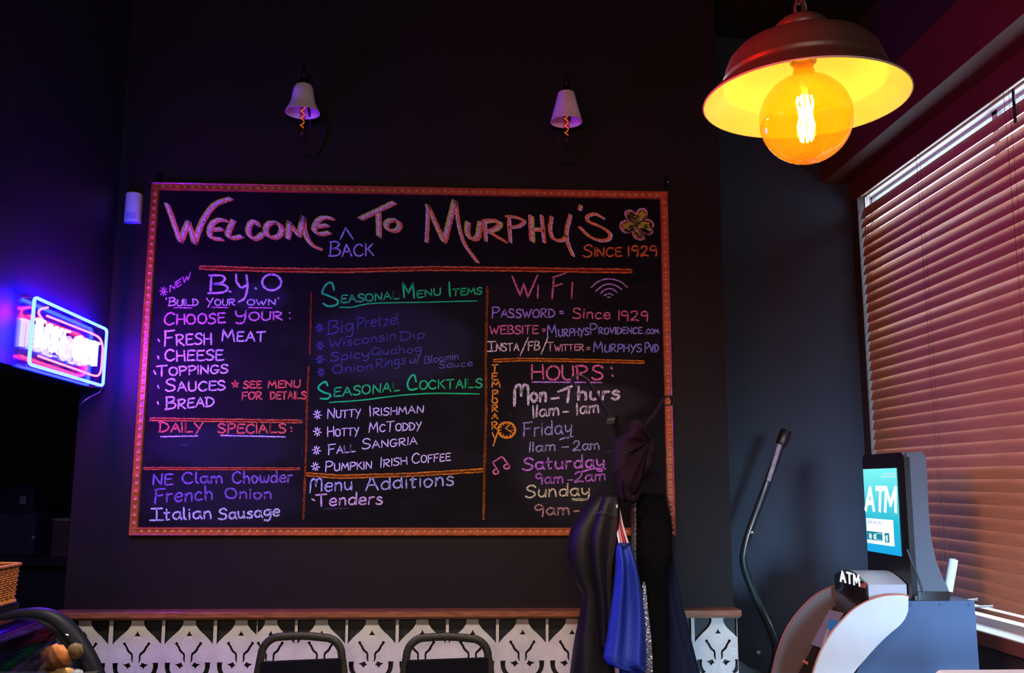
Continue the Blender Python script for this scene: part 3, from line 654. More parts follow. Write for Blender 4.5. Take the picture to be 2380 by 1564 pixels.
line('chalk_line', 'cream chalk word Sunday, underlined', (215, 200, 150), 3.8, [T(c4, 'Sunday', 1002, 1194, 1528, 1178, 98), (False, c4((1385, 1208), (1540, 1210))), (False, c4((1395, 1216), (1520, 1214)))], sc=False, dens=.4)
line('chalk_line', 'dull pink chalk hours 9am to 1', (170, 130, 125), 4, [T(c4, '9am', 1078, 1345, 1362, 1336, 92), (False, c4((1402, 1308), (1445, 1306))), (False, c4((1512, 1250), (1506, 1300)))], sc=False, dens=.3)
mb = MB(); mode_sc[0] = True
for ch, ya, yb in (('T', 97, 150), ('E', 165, 222), ('M', 235, 280), ('P', 308, 362), ('O', 372, 415), ('R', 430, 484), ('A', 500, 545), ('R', 570, 632), ('Y', 655, 745)):
    (p, q), (r, s) = c4((724 if ch != 'M' else 722, yb), (770 if ch != 'M' else 790, yb)); put(mb, strokes_for(ch, p, q, r, s, (yb-ya)/3.5545), 3.6)
part('chalk_line', mb, chalk_mat((240, 125, 35), 1.6, .8), 'orange chalk word TEMPORARY written downwards')
mb = MB(); put(mb, [(True, c4(*e1(845, 637, 70, 64)))], 5)
put(mb, [(False, c4((832, 620), (882, 655))), (False, c4((882, 655), (880, 640))), (False, c4((838, 622), (868, 592)))], 3)
for i in range(12):
    an = math.radians(30*i); put(mb, [(False, c4((845+48*math.cos(an), 637+44*math.sin(an)), (845+56*math.cos(an), 637+51*math.sin(an))))], 2.4)
part('chalk_drawing', mb, chalk_mat((240, 125, 35), 1.6, .8), 'orange chalk drawing of a clock face')
line('chalk_drawing', 'pink chalk drawing of two joined music notes', (215, 110, 150), 3.4, [(True, c4(*e1(755, 982, 21, 20))), (True, c4(*e1(845, 940, 24, 18))), (False, c4((728, 905), (772, 970))), (False, c4((728, 905), (808, 856))), (False, c4((808, 856), (870, 938)))])
# eraser smears and stray chalk flecks
mb = MB()
for (x, y, dx, dy) in ((447, 1022, 0, 5), (623, 1020, 1, 6), (703, 1045, -2, 14), (420, 1033, 16, 3), (750, 1183, 60, -2), (340, 1060, 1, 6), (1185, 960, 3, 8), (1400, 1050, 40, -4), (1290, 918, 60, -3)):
    put(mb, [(False, [(x, y), (x+dx, y+dy)])], 1.6)
part('chalk_flecks', mb, chalk_mat((110, 110, 150), .9, 0), 'stray chalk flecks')['kind'] = 'stuff'

# clear hooks at the two upper frame corners
m_clear = glassy('clear_plastic', (.8, .8, .9), .1, .2)
for px, py, lb in ((368, 405, 'clear plastic hook above the upper left corner of the chalkboard frame'), (1550, 412, 'clear plastic hook above the upper right corner of the chalkboard frame')):
    p = PY(px, py+20, -.02); t = thing('adhesive_hook', (p.x, -.02, p.z), lb, 'hook')
    MB().box((p.x-.012, -.006, p.z+.0), (p.x+.012, 0, p.z+.055), .003).build('backplate', m_clear, t)
    MB().tube(cr([(p.x, -.006, p.z+.045), (p.x, -.014, p.z+.02), (p.x, -.026, p.z+.004), (p.x, -.036, p.z+.012), (p.x, -.036, p.z+.022)]), .005, 8).build('hook_arm', m_clear, t)
# wall fleck
# white motion sensor
p0 = PY(307, 482, -.03)
t = thing('motion_sensor', (p0.x, 0, p0.z-.07), 'small white rounded box sensor on the wall left of the chalkboard', 'sensor')
m_wp = mat('white_plastic', (.85, .78, .62), .45, noise=.04)
rings = []
for zz, k in ((-.072, .86), (-.071, .97), (-.066, 1), (.066, 1), (.071, .97), (.073, .86)):
    rg = []
    for i in range(20):
        a_ = math.pi*i/19; rg.append((p0.x-.038*k*math.cos(a_), -.012-.036*k*math.sin(a_), p0.z+zz))
    rg += [(p0.x+.038*k, 0, p0.z+zz), (p0.x-.038*k, 0, p0.z+zz)]
    rings.append(rg)
MB().loft(rings, cap=True).build('housing', m_wp, t)
rings = []
for zz in (-.062, -.028):
    rings.append([(p0.x-.0385*math.cos(a_), -.012-.0368*math.sin(a_), p0.z+zz) for a_ in [math.radians(55+i*6) for i in range(13)]])
MB().loft(rings, closed=False).build('lens_window', mat('frosted_lens', (.5, .48, .52), .7), t)

# ------------------------------------------------------------------ wall sconces
m_brz = mat('dark_bronze', (.02, .016, .018), .35, .6, noise=.3)
m_shade = mat('frosted_purple_lit_glass', (.85, .70, .80), .5, noise=.15, nscale=18)  # purple light on the shades is put into the glass colour
m_fil = emit('amber_filament', (1, .22, .02), 1.5)
m_tub = glassy('smoked_amber_tube', (.85, .6, .42), .05, .14)
def sconce(px, py_top, bell, label):
    y = -.15; s = 1/ (F/4.25)
    c = PY(px, py_top, y); t = thing('wall_sconce', (c.x, -.0, c.z-.28), label, 'wall light', 'two wall sconces above the chalkboard')
    # backplate: octagonal plaque low behind the bulb
    xz = c.x+.02; zc = c.z-.21
    pl = [(-.06, -.03), (-.035, -.10), (.035, -.10), (.06, -.03), (.08, .04), (.05, .12), (-.05, .12), (-.08, .04)]
    MB().prism([Vector((xz+a, -.0, zc+b_)) for a, b_ in pl], (0, 0, 0), (0, -.018, 0)).build('backplate', m_brz, t)
    MB().tube(cr([(xz, -.018, zc+.05), (xz, -.09, zc+.10), (c.x, -.14, c.z+.03), (c.x, y, c.z+.10), (c.x, y, c.z+.06), (c.x, y, c.z+.01)]), .008, 8).build('arm', m_brz, t)
    MB().lathe([(.0, .075), (.012, .07), (.016, .05), (.012, .035), (.022, .02), (.030, .006), (.030, -.006), (0, -.006)], (c.x, y, c.z), 20).build('cap', m_brz, t)
    if bell: pr = [(.026, 0), (.038, -.006), (.046, -.022), (.051, -.05), (.055, -.08), (.063, -.105), (.076, -.128), (.081, -.143)]
    else: pr = [(.038, -.002), (.040, -.006), (.053, -.06), (.066, -.11), (.077, -.150)]
    pr2 = [(r-.003, h) for r, h in reversed(pr)]
    MB().lathe(pr+pr2, (c.x, y, c.z), 32).build('shade', m_shade, t)
    MB().lathe([(.0, -.02), (.012, -.03), (.0135, -.06), (.0135, -.235), (.011, -.245), (.006, -.252), (0, -.254)], (c.x, y, c.z), 14).build('tube_bulb', m_tub, t)
    hel = [(c.x+.0085*math.cos(k*.55), y+.0085*math.sin(k*.55), c.z-.08-.0031*k) for k in range(46)]
    MB().tube(hel, .0016, 5).build('filament', m_fil, t)
sconce(706, 196, True, 'wall sconce with flared bell shade, the left one above the chalkboard')
sconce(1316, 215, False, 'wall sconce with straight cone shade, the right one above the chalkboard')

# ------------------------------------------------------------------ neon sign
t = thing('neon_sign', (-1.64, -.45, 1.985), 'glowing blue, red and white neon TAKE-OUT sign on the left header wall', 'sign')
XN = -1.615
cA = PX(80.6, 690, XN); cB = PX(248.6, 766, XN); cC = PX(239, 897, XN); cD = PX(67, 846, XN)
def NS(s, q, x=XN):  # s 0..1 left-right, q 0..1 bottom-top
    a_ = cD.lerp(cC, s); b_ = cA.lerp(cB, s); v = a_.lerp(b_, q); return Vector((x, v.y, v.z))
def rrect(m0, m1, n0, n1, r):
    o = []
    for cx, cy, a0 in ((m1-r, n1-r*1.5, 0), (m0+r, n1-r*1.5, 90), (m0+r, n0+r*1.5, 180), (m1-r, n0+r*1.5, 270)):
        for k in range(6):
            a_ = math.radians(a0+k*18); o.append((cx+r*math.cos(a_), cy+r*1.5*math.sin(a_)))
    return o
def tubes(path, r, m, name, closed=False, x=XN, par=None):
    return MB().tube([NS(a_, b_, x) for a_, b_ in path], r, 8, closed).build(name, m, par or t)
m_nb = emit('neon_blue', (.5, .95, 430)); m_nr = emit('neon_red', (150, .62, .9)); m_nw = emit('neon_white', (4, 3.2, 20))
m_acr = glassy('acrylic_sheet', (.72, .74, .95), .08, .2)
a_, b_, c_, d_ = (NS(-.035, -.05), NS(1.02, -.04), NS(1.02, 1.04), NS(-.035, 1.06))
MB().prism([Vector((-1.662, v.y, v.z)) for v in (a_, b_, c_, d_)], (0, 0, 0), (.006, 0, 0)).build('acrylic_back', m_acr, t, smooth=False)
MB().prism([Vector((-1.652, v.y, v.z)) for v in (a_, b_, c_, d_)], (0, 0, 0), (.004, 0, 0)).build('acrylic_face', m_acr, t, smooth=False)
for p_ in (NS(.02, -.02), NS(.98, -.02), NS(.02, 1.02), NS(.98, 1.02)):
    MB().tube([(-1.67, p_.y, p_.z), (-1.63, p_.y, p_.z)], .005, 8).build('standoff', m_clear, t)
tubes(rrect(0, 1, 0, 1, .035), .0066, m_nb, 'border_tube', True)
arrow = [(.16, .80), (.3, .805), (.60, .815), (.80, .82), (.90, .79), (.95, .68), (.955, .5), (.955, .3), (.93, .18), (.85, .13), (.6, .14), (.3, .15), (.10, .16)]
tubes([tuple(v[:2]) for v in cr([(x, y, 0) for x, y in arrow], 4)], .0042, m_nr, 'arrow_tube')
tubes([tuple(v[:2]) for v in cr([(.16, .93, 0), (.08, .86, 0), (.06, .80, 0), (.09, .74, 0), (.16, .68, 0)], 4)], .0042, m_nr, 'arrow_head_tube')
LT = {'T': ["0,100 60,100", "22,100 22,0", "38,100 38,0"], 'A': ["0,0 26,100 36,100 62,0", "12,34 50,34"], 'K': ["0,100 0,0", "10,100 10,0", "50,100 12,50", "14,52 56,0"], 'E': ["50,100 0,100 0,0 50,0", "0,54 40,54"],
      '-': ["0,52 30,52", "0,42 30,42"], 'O': ["30,100 8,92 0,70 0,30 8,8 30,0 52,8 60,30 60,70 52,92 30,100", "30,88 16,80 12,60 12,36 18,18 30,12 42,18 48,36 48,60 44,80 30,88"], 'U': ["0,100 0,22 14,0 42,0 56,22 56,100", "14,100 14,30 42,30 42,100"]}
xs = .055; tot = [('T', .10), ('A', .10), ('K', .095), ('E', .09), ('-', .055), ('O', .11), ('U', .10), ('T', .10)]
for ch, wdt in tot:
    mb = MB()
    for st in LT[ch]:
        pts = [tuple(float(v)/100 for v in p.split(',')) for p in st.split()]
        mb.tube([NS(xs+x/.62*wdt*.92, .30+.40*y) for x, y in pts], .0055, 6)
        mb.tube([NS(xs+x/.62*wdt*.92+.012, .30+.40*y, XN-.016) for x, y in pts], .0035, 6)
    mb.build('letter_tube', m_nw, t); xs += wdt+.015
# cable
pts = [PX(238, 900, -1.64), PX(230, 912, -1.66), PX(205, 925, -1.664), PX(188, 940, -1.70), PX(183, 960, -1.80), PX(182, 1010, -1.80)]
MB().tube(cr(pts), .0016, 6).build('power_cable', mat('grey_cable', (.3, .25, .25), .5), t)

# wood post at the end of the header
p_ = PY(16, 420, -1.36)
t = thing('wooden_post', (-1.72, -1.39, 0), 'dark orange brown wooden post at the left edge of the picture', 'post')
MB().box((-1.86, -1.44, 0), (-1.66, -1.342, 4.1), .01).build('shaft', mat('dark_orange_wood', (.28, .10, .03), .4, noise=.5, nscale=12, stretch=(6, 6, 1)), t)
MB().box((-1.875, -1.455, 2.9), (-1.645, -1.341, 3.0), .01).build('collar', mat('post_collar_wood', (.25, .09, .03), .4, noise=.5), t)

# ------------------------------------------------------------------ pendant lamp
LC = PY(1873, 276, -3.1)
RZ = LC.z+.0275
t = thing('pendant_lamp', (LC.x, LC.y, RZ), 'red and black domed metal pendant lamp with a lit amber globe bulb', 'lamp')
m_lo = mat('dull_dark_enamel', (.060, .028, .024), .42, .0, noise=.18, nscale=30, bump=.12, bscale=300)
m_li = mat('white_enamel_inside', (.92, .88, .66), .35)
m_lr = mat('white_rim', (.6, .5, .55), .4)
oc = Vector((LC.x, LC.y, RZ)); 
prf = [(.161, 0), (.160, .003), (.150, .016), (.139, .028), (.132, .033), (.1285, .036), (.1275, .041), (.1295, .045), (.1285, .050), (.126, .056), (.1235, .068), (.118, .084), (.106, .100), (.088, .111), (.064, .119), (.050, .123), (.047, .127), (.0465, .134), (.043, .137), (.044, .141), (.042, .150), (.033, .160), (.018, .166), (.0, .167)]
prf = [(r*.925, h*.80) for r, h in prf]
MB().lathe(prf, oc, 72).build('shade', m_lo, t, angle=60)
inn = [(r-.0022, h-.001) for r, h in prf if h < .099]
MB().lathe([(.1489, 0), (.1480, -.0012), (.1468, 0)]+inn[1:]+[(.02, .094), (0, .094)], oc, 72).build('shade_lining', m_li, t, angle=60)
MB().tube([oc+Vector((.1486*math.cos(a), .1486*math.sin(a), 0)) for a in [2*math.pi*k/72 for k in range(72)]], .0013, 6, True).build('rim', m_lr, t)
MB().lathe([(.0, .094), (.022, .094), (.022, .072), (.019, .060), (.014, .058), (0, .058)], oc, 24).build('socket', mat('brass_socket', (.5, .33, .1), .3, .8), t)
bc = LC
R = .0675
bp = [(0, -R)]+[(R*math.sin(math.radians(a)), -R*math.cos(math.radians(a))) for a in range(6, 164, 6)]+[(.017, .070), (.0145, .078), (.0145, .09)]
m_bulb = glassy('amber_glass', (1, .60, .13), .02, .1, trans=((1, .24, .005), .20))
MB().lathe(bp, bc, 48).build('globe_bulb', m_bulb, t)
m_filb = emit('hot_filament', (1, .80, .37), 135)
mb = MB()
for k in range(8):
    a = 2*math.pi*k/8; rr = .010
    pts = [bc+Vector(((rr*.5+rr*(.5+.25*math.sin(j*1.3)))*math.cos(a+.03*j), (rr*.5+rr*.5)*math.sin(a+.03*j), .034-.0075*j)) for j in range(10)]
    mb.tube(pts, .0018, 5)
fil = mb.build('filament', m_filb, t)
MB().lathe([(0, .062), (.006, .06), (.005, .045), (.003, .03), (.002, -.03), (0, -.032)], bc, 10).build('filament_stem', mat('glass_stem', (.8, .6, .3), .3), t)
zc = RZ+.1335
for k in range(24):
    o = MB(); cz = zc+.014+.0245*k; e = []
    for j in range(16):
        a = 2*math.pi*j/16; x, z = .0085*math.cos(a), .016*math.sin(a)
        e.append((oc.x+(x if k % 2 == 0 else 0), oc.y+(0 if k % 2 == 0 else x), cz+z))
    o.tube(e, .0022, 6, True); o.build('chain_link', m_lo, t)
MB().tube([(oc.x+.004, oc.y, zc), (oc.x+.004, oc.y, 4.1)], .0022, 6).build('power_cord', m_blackp, t)

# ------------------------------------------------------------------ coat rack and clothes
YR = -.62
def R_(px, py, dy=0): return PY(px, py, YR+dy)
hub = R_(1468, 1095)
t = thing('coat_rack', (hub.x, YR, 0), 'black metal coat rack with curled flat hooks, hung with coats', 'coat rack')
MB().tube([(hub.x+.012, YR, .02), (hub.x+.012, YR, hub.z)], .019, 14).build('pole', mat('grey_steel_pole', (.16, .16, .165), .35, .5, noise=.1), t)
def flat(pts, wv, th, name):
    """flat strip bent along pts; wv = width vector"""
    P = cr(pts, 6); wv = Vector(wv); rings = []
    for i, p in enumerate(P):
        d = (P[min(i+1, len(P)-1)]-P[max(i-1, 0)]).normalized(); n_ = d.cross(wv).normalized()*th
        w_ = wv
        rings.append([p-w_-n_, p+w_-n_, p+w_+n_, p-w_+n_])
    MB().loft(rings, cap=True).build(name, m_blackm, t)
flat([hub, R_(1445, 1020), R_(1415, 965), R_(1370, 893), R_(1356, 877), R_(1345, 872), R_(1333, 877), R_(1331, 888), R_(1337, 897), R_(1343, 896)], (.004, -.010, 0), .0028, 'hook')
flat([hub, R_(1492, 1000), R_(1520, 962), R_(1540, 930), R_(1549, 921), R_(1558, 921), R_(1564, 931), R_(1560, 941), R_(1548, 942)], (.004, -.010, 0), .0028, 'hook')
flat([hub, R_(1445, 1030, -.10), R_(1432, 985, -.16), R_(1425, 965, -.19), R_(1421, 972, -.215), R_(1418, 985, -.215)], (.015, 0, .002), .003, 'hook')
flat([hub, R_(1478, 1030, .12), R_(1482, 1000, .17), R_(1483, 992, .2)], (.012, 0, 0), .003, 'hook')
for a in (20, 110, 200, 290):
    ca, sa = math.cos(math.radians(a)), math.sin(math.radians(a))
    MB().tube(cr([(hub.x+.012, YR, .12), (hub.x+.012+.12*ca, YR+.12*sa, .11), (hub.x+.012+.2*ca, YR+.2*sa, .012)]), .011, 8).build('leg', m_blackm, t)

def drape(rows, name, m, parent, dep, folds=5, amp=.012, n=64, seed=0, cap=True):
    """rows: (py, pxL, pxR, thickness, y offset) -> lofted hanging cloth"""
    pts = cr([(r[0], r[1], r[2]) for r in rows], 6); th = cr([(r[3], r[4], 0) for r in rows], 6)
    rings = []
    for k, (p, q) in enumerate(zip(pts, th)):
        L = PY(p[1], p[0], dep+q[1]); Rr = PY(p[2], p[0], dep+q[1]); c = (L+Rr)/2; hx = (Rr.x-L.x)/2; z = c.z
        f = min(1, k/(len(pts)*.35)); rg = []
        for j in range(n):
            a = 2*math.pi*j/n; rip = 1+0*f
            ph = folds*a+seed+.9*math.sin(z*3+seed)
            nz = mnoise.noise(Vector((math.cos(a)*1.3+seed, z*2.4, math.sin(a)*1.3)))
            dr = amp*f*(math.sin(ph)*.6+nz*1.6)
            ex = 2.5; cx_ = math.copysign(abs(math.cos(a))**(2/ex), math.cos(a)); sx_ = math.copysign(abs(math.sin(a))**(2/ex), math.sin(a))
            rg.append(Vector((c.x+cx_*(hx), dep+q[1]-sx_*(q[0]+dr), z+nz*.004)))
        rings.append(rg)
    return MB().loft(rings, cap=cap).build(name, m, parent, angle=80)
m_leather = mat('black_leather', (.007, .006, .008), .5, spec=.22, noise=.3, nscale=12, bump=.5, bscale=60)
m_purp = mat('black_nylon', (.020, .017, .024), .55, noise=.2, bump=.2, sheen=.2)
o = thing('leather_jacket', R_(1385, 1564)+Vector((0, 0, -.5)), 'black leather jacket hanging on the left side of the coat rack', 'jacket')
drape([(1146, 1392, 1432, .03, 0), (1152, 1376, 1442, .05, 0), (1185, 1352, 1440, .07, 0), (1240, 1324, 1432, .08, 0), (1300, 1321, 1428, .085, 0), (1345, 1334, 1424, .085, 0), (1380, 1350, 1422, .085, 0), (1430, 1348, 1422, .09, 0), (1500, 1334, 1424, .095, 0), (1600, 1322, 1432, .10, 0), (1720, 1315, 1440, .10, 0)], 'body', m_leather, o, YR-.03, 3, .016, seed=1.3)
drape([(1152, 1402, 1440, .02, 0), (1180, 1392, 1440, .035, 0), (1250, 1372, 1436, .045, 0), (1320, 1375, 1424, .05, 0), (1400, 1388, 1420, .05, 0), (1500, 1392, 1418, .045, 0)], 'sleeve', m_leather, o, YR-.10, 4, .010, seed=4)
MB().tube(cr([R_(1378, 1196, -.14), R_(1400, 1190, -.155), R_(1432, 1200, -.15)]), .002, 5).build('yoke_seam', m_purp, o)

o = thing('navy_coat', R_(1570, 1564)+Vector((0, 0, -.5)), 'navy wool coat with a black fur collar hanging on the right of the coat rack', 'coat')
drape([(1170, 1490, 1530, .03, 0), (1210, 1488, 1552, .05, 0), (1280, 1490, 1562, .07, 0), (1340, 1495, 1571, .085, 0), (1400, 1498, 1584, .09, 0), (1460, 1505, 1598, .095, 0), (1520, 1512, 1613, .10, 0), (1600, 1520, 1634, .11, 0), (1720, 1530, 1660, .11, 0)], 'body', mat('navy_wool', (.010, .015, .042), .9, noise=.2, nscale=80, bump=.3, spec=.15), o, YR+.04, 9, .022, seed=2.1)
fr = drape([(1150, 1500, 1530, .03, 0), (1165, 1482, 1548, .05, 0), (1220, 1480, 1560, .07, 0), (1290, 1480, 1558, .075, 0), (1340, 1484, 1550, .07, 0), (1420, 1500, 1552, .05, -.02), (1500, 1508, 1552, .05, -.04), (1600, 1512, 1556, .05, -.06), (1700, 1516, 1560, .05, -.06)], 'fur_collar', mat('black_fur', (.004, .004, .005), .95, spec=.05), o, YR-.03, 3, .008, seed=.4)
me = fr.data; mbf = MB(); L0 = wl(o)
polys = list(me.polygons)
for i in range(5200):
    f_ = random.choice(polys); p = me.vertices[random.choice(f_.vertices)].co+L0; nrm = f_.normal
    if p.z < 1.15 and random.random() < .6: continue
    d = (nrm+Vector((random.uniform(-.6, .6), random.uniform(-.6, .6), random.uniform(-1.0, .2)))).normalized(); s = Vector((random.uniform(-1, 1), random.uniform(-1, 1), random.uniform(-1, 1))).cross(d).normalized()*.0011
    L = random.uniform(.012, .026); j = Vector((random.uniform(-.006, .006),)*3)
    mbf.add([p+j-s, p+j+s, p+j+d*L], [(0, 1, 2)])
tag(mbf.build('fur_hairs', mat('black_fur_hair', (.005, .006, .009), .8, spec=.1), fr, smooth=False), kind='stuff')

o = thing('blue_shirt', R_(1450, 1564)+Vector((0, 0, -.4)), 'royal blue short-sleeved shirt hanging in the middle of the coat rack', 'shirt')
m_shirt = mat('royal_blue_cotton', (.005, .030, .36), .6, noise=.12, nscale=8, bump=.15, bscale=500)
drape([(1263, 1436, 1464, .012, 0), (1275, 1432, 1468, .025, 0), (1310, 1432, 1478, .045, 0), (1360, 1428, 1488, .055, 0), (1420, 1420, 1496, .06, 0), (1480, 1412, 1499, .065, 0), (1535, 1405, 1500, .068, 0), (1552, 1440, 1501, .06, 0)], 'sleeve', m_shirt, o, YR-.16, 5, .026, seed=3.2)
drape([(1270, 1440, 1466, .012, 0), (1340, 1446, 1482, .03, 0), (1450, 1440, 1492, .035, 0), (1560, 1440, 1500, .04, 0), (1680, 1440, 1505, .04, 0)], 'body', m_shirt, o, YR-.10, 5, .01, seed=5)
MB().tube(cr([R_(1436, 1264, -.17), R_(1450, 1268, -.19), R_(1464, 1262, -.17)]), .004, 6).build('collar', mat('dark_navy_collar', (.012, .02, .10), .6), o)
MB().tube(cr([R_(1407, 1522, -.236), R_(1450, 1532, -.25), R_(1498, 1552, -.236)]), .0012, 5).build('hem_seam', mat('hem_thread', (.01, .03, .3), .6), o)
# plastic hangers
m_hw = mat('white_hanger', (.75, .72, .8), .35); m_hr = mat('red_hanger', (.55, .03, .05), .35); m_hp = mat('pink_hanger', (.70, .30, .30), .35)
for (px, m_, dy, lb) in ((1437, m_hw, -.13, 'white plastic clothes hanger above the blue shirt, leftmost of the four'), (1443, m_hp, -.115, 'faded pink plastic clothes hanger next to the leftmost white one'), (1449, m_hr, -.10, 'red plastic clothes hanger above the blue shirt'), (1456, m_hw, -.085, 'white plastic clothes hanger nearest the grey pole of the coat rack')):
    kk = px-1446
    top = R_(1436+kk*.25, 1180, dy); el = R_(1440+kk*.75, 1222, dy); end = R_(px+3, 1262, dy-.02)
    o = thing('clothes_hanger', top, lb, 'hanger', 'plastic hangers on the coat rack')
    MB().tube(cr([top+Vector((0, 0, .012)), top, el, end]), .0042, 8).build('shoulder_bar', m_, o)
    MB().tube(cr([top+Vector((0, 0, .012)), top+Vector((.002, .01, .03)), top+Vector((.006, .03, .05)), top+Vector((.01, .05, .04))]), .0016, 6).build('hook', m_blackm, o)
# sequin strip
o = thing('sequin_scarf', R_(1508, 1564), 'narrow silver sequined scarf hanging between blue shirt and fur-collared coat', 'scarf')
drape([(1352, 1493, 1499, .008, 0), (1400, 1494, 1504, .012, 0), (1460, 1496, 1511, .014, 0), (1520, 1499, 1516, .014, 0), (1640, 1500, 1520, .014, 0)], 'cloth', mat('scarf_cloth', (.12, .13, .16), .5), o, YR-.13, 3, .004)
mb = MB()
for i in range(1500):
    py = random.uniform(1362, 1635); f_ = (py-1362)/160; xl = 1494+min(f_, 1)*5; xr = 1500+min(f_, 1)*16
    p = R_(random.uniform(xl, xr), py, -.13-.016-random.uniform(0, .003)); nn = Vector((random.uniform(-.7, .7), -1, random.uniform(-.7, .7))).normalized(); s = nn.orthogonal().normalized()*.0019; s2 = nn.cross(s)
    mb.add([p-s-s2, p+s-s2, p+s+s2, p-s+s2], [(0, 1, 2, 3)])
tag(mb.build('sequins', mat('sequin', (.6, .65, .75), .25, .8), o, smooth=False), kind='stuff')
# knitted beanie
o = thing('knit_beanie', R_(1470, 1170, -.12), 'dark maroon ribbed knit beanie hanging over the top of the coat rack', 'hat')
out = [(1478, 974), (1492, 980), (1503, 1000), (1514, 1018), (1524, 1046), (1521, 1070), (1513, 1100), (1496, 1120), (1487, 1138), (1480, 1150), (1466, 1162), (1452, 1168), (1443, 1162), (1436, 1135), (1430, 1110), (1422, 1095), (1424, 1050), (1430, 1025), (1436, 1014), (1450, 1010), (1458, 990), (1466, 978)]
oc2 = cr([(x, y, 0) for x, y in out], 12, True); N = len(oc2)
pole = (1509, 1027); m_knit = mat('maroon_knit', (.022, .011, .019), .95, noise=.3, nscale=60, bump=.6, bscale=220, spec=.1)
for sgn, nm in ((-1, 'knit_body'), (1, 'knit_back')):
    rings = []
    for i in range(15):
        rho = i/14*.999+.001; rg = []
        for j, v in enumerate(oc2):
            px = pole[0]+(v.x-pole[0])*rho; py = pole[1]+(v.y-pole[1])*rho
            rb = .0022*math.sin(j/N*2*math.pi*64)*min(1, rho*2.5)*math.sqrt(max(0, 1-rho**6))
            bul = .085*(1-rho**2.2)**.5*(.35+.65*min(1, rho*1.5)) if rho < 1 else 0
            # pleat under the crown
            an = math.atan2(v.y-pole[1], v.x-pole[0]); pl = .022*math.exp(-((an-2.45)/.16)**2)*math.sin(math.pi*min(1, rho*1.4))
            rg.append(R_(px, py, -.11+sgn*(bul+rb-pl)))
        rings.append(rg)
    MB().loft(rings).build(nm, m_knit, o, angle=80)
mb = MB(); rings = []
for i, (xa, ya, xb, yb, dp) in enumerate(((1449, 1108, 1489, 1128, .045), (1453, 1125, 1487, 1136, .052), (1462, 1146, 1484, 1140, .050))):
    pass
cf = cr([(1448, 1112, 0), (1452, 1126, 0), (1462, 1142, 0), (1474, 1150, 0), (1486, 1142, 0), (1490, 1130, 0)], 8); rings = []
for k, v in enumerate(cf):
    rr = .004*math.sin(k*2.2)
    rings.append([R_(v.x, v.y, -.185+rr), R_(v.x-2, v.y+7, -.205+rr), R_(v.x-3, v.y+16, -.20+rr), R_(v.x-4, v.y+22, -.17+rr), R_(v.x-1, v.y+8, -.16)])
MB().loft(rings, cap=True).build('cuff', m_knit, o, angle=80)

# ------------------------------------------------------------------ chairs
m_ch = mat('hammered_bronze_steel', (.055, .050, .035), .42, .5, noise=.5, nscale=90, bump=.6, bscale=180)
m_pad = mat('black_vinyl', (.003, .003, .006), .6, bump=.1, spec=.1)
def chair(x0p, x1p, ytop, label, padtop):
    y = -.32; L = PY(x0p+10, 1564, y); Rr = PY(x1p-10, 1564, y); T_ = PY((x0p+x1p)/2, ytop+10, y)
    t = thing('stacking_chair', ((L.x+Rr.x)/2, y-.2, 0), label, 'chair', 'metal stacking chairs under the wooden rail')
    xl, xr, zt = L.x, Rr.x, T_.z; r = .075
    path = [(xl-.012, y-.03, .44), (xl-.006, y-.02, .6), (xl, y, zt-.16), (xl+.012, y, zt-r)]
    for k in range(1, 6):
        a = math.pi-k*math.pi/2/5; path.append((xl+.012+r+r*math.cos(a), y, zt-r+r*math.sin(a)+.004*k/5))
    path.append(((xl+xr)/2, y, zt+.008))
    for k in range(0, 6):
        a = math.pi/2-k*math.pi/2/5; path.append((xr-.012-r+r*math.cos(a), y, zt-r+r*math.sin(a)))
    path += [(xr, y, zt-.16), (xr+.006, y-.02, .6), (xr+.012, y-.03, .44)]
    P = cr(path, 3); rings = []
    for i, p in enumerate(P):
        d = (P[min(i+1, len(P)-1)]-P[max(i-1, 0)]).normalized(); b_ = Vector((0, 1, 0)); n_ = d.cross(b_).normalized()
        rings.append([p+n_*.0165*c_+b_*.011*s_ for c_, s_ in [(math.copysign(abs(math.cos(q))**.6, math.cos(q)), math.copysign(abs(math.sin(q))**.6, math.sin(q))) for q in [2*math.pi*k/12 for k in range(12)]]])
    MB().loft(rings, cap=True).build('back_frame', m_ch, t)
    zl = PY(x0p, padtop[0], y).z; zr = PY(x1p, padtop[1], y).z
    fr_ = [Vector((xl+.012, y-.02, .56)), Vector((xr-.012, y-.02, .56)), Vector((xr-.014, y, zr)), Vector((xl+.014, y, zl))]
    MB().prism(fr_, (0, .012, 0), (0, -.022, 0)).build('back_pad', m_pad, t)
    MB().box((xl-.01, y-.43, .42), (xr+.01, y-.02, .48), .03).build('seat', m_pad, t)
    for sx in (xl-.012, xr+.012):
        MB().tube([(sx, y-.03, .44), (sx, y+.02, 0)], .012, 8).build('leg', m_ch, t)
        MB().tube([(sx, y-.03, .42), (sx, y-.40, .42), (sx, y-.43, .38), (sx, y-.45, 0)], .012, 8).build('leg', m_ch, t)
chair(588, 810, 1472, 'black vinyl chair with hammered bronze metal frame, the left one under the chalkboard', (1538, 1530))
chair(927, 1151, 1474, 'black vinyl chair with hammered bronze metal frame, nearer the coat rack', (1535, 1528))

# ------------------------------------------------------------------ cash machine
YN_, YF_ = -.80, -.42
t = thing('cash_machine', (1.75, -.61, 0), 'grey and white cash machine with lit ATM letters in front of the blind', 'cash machine')
m_gm = mat('grey_blue_steel', (.060, .105, .21), .45, .1, noise=.06, nscale=5, bump=.08)
m_wh = mat('white_moulded_plastic', (.60, .66, .70), .4, noise=.08, nscale=14)
m_fas = mat('dark_fascia', (.014, .007, .006), .4, spec=.2)
def pf(x, y): return (1680+x/2.59, 960+y/2.59)
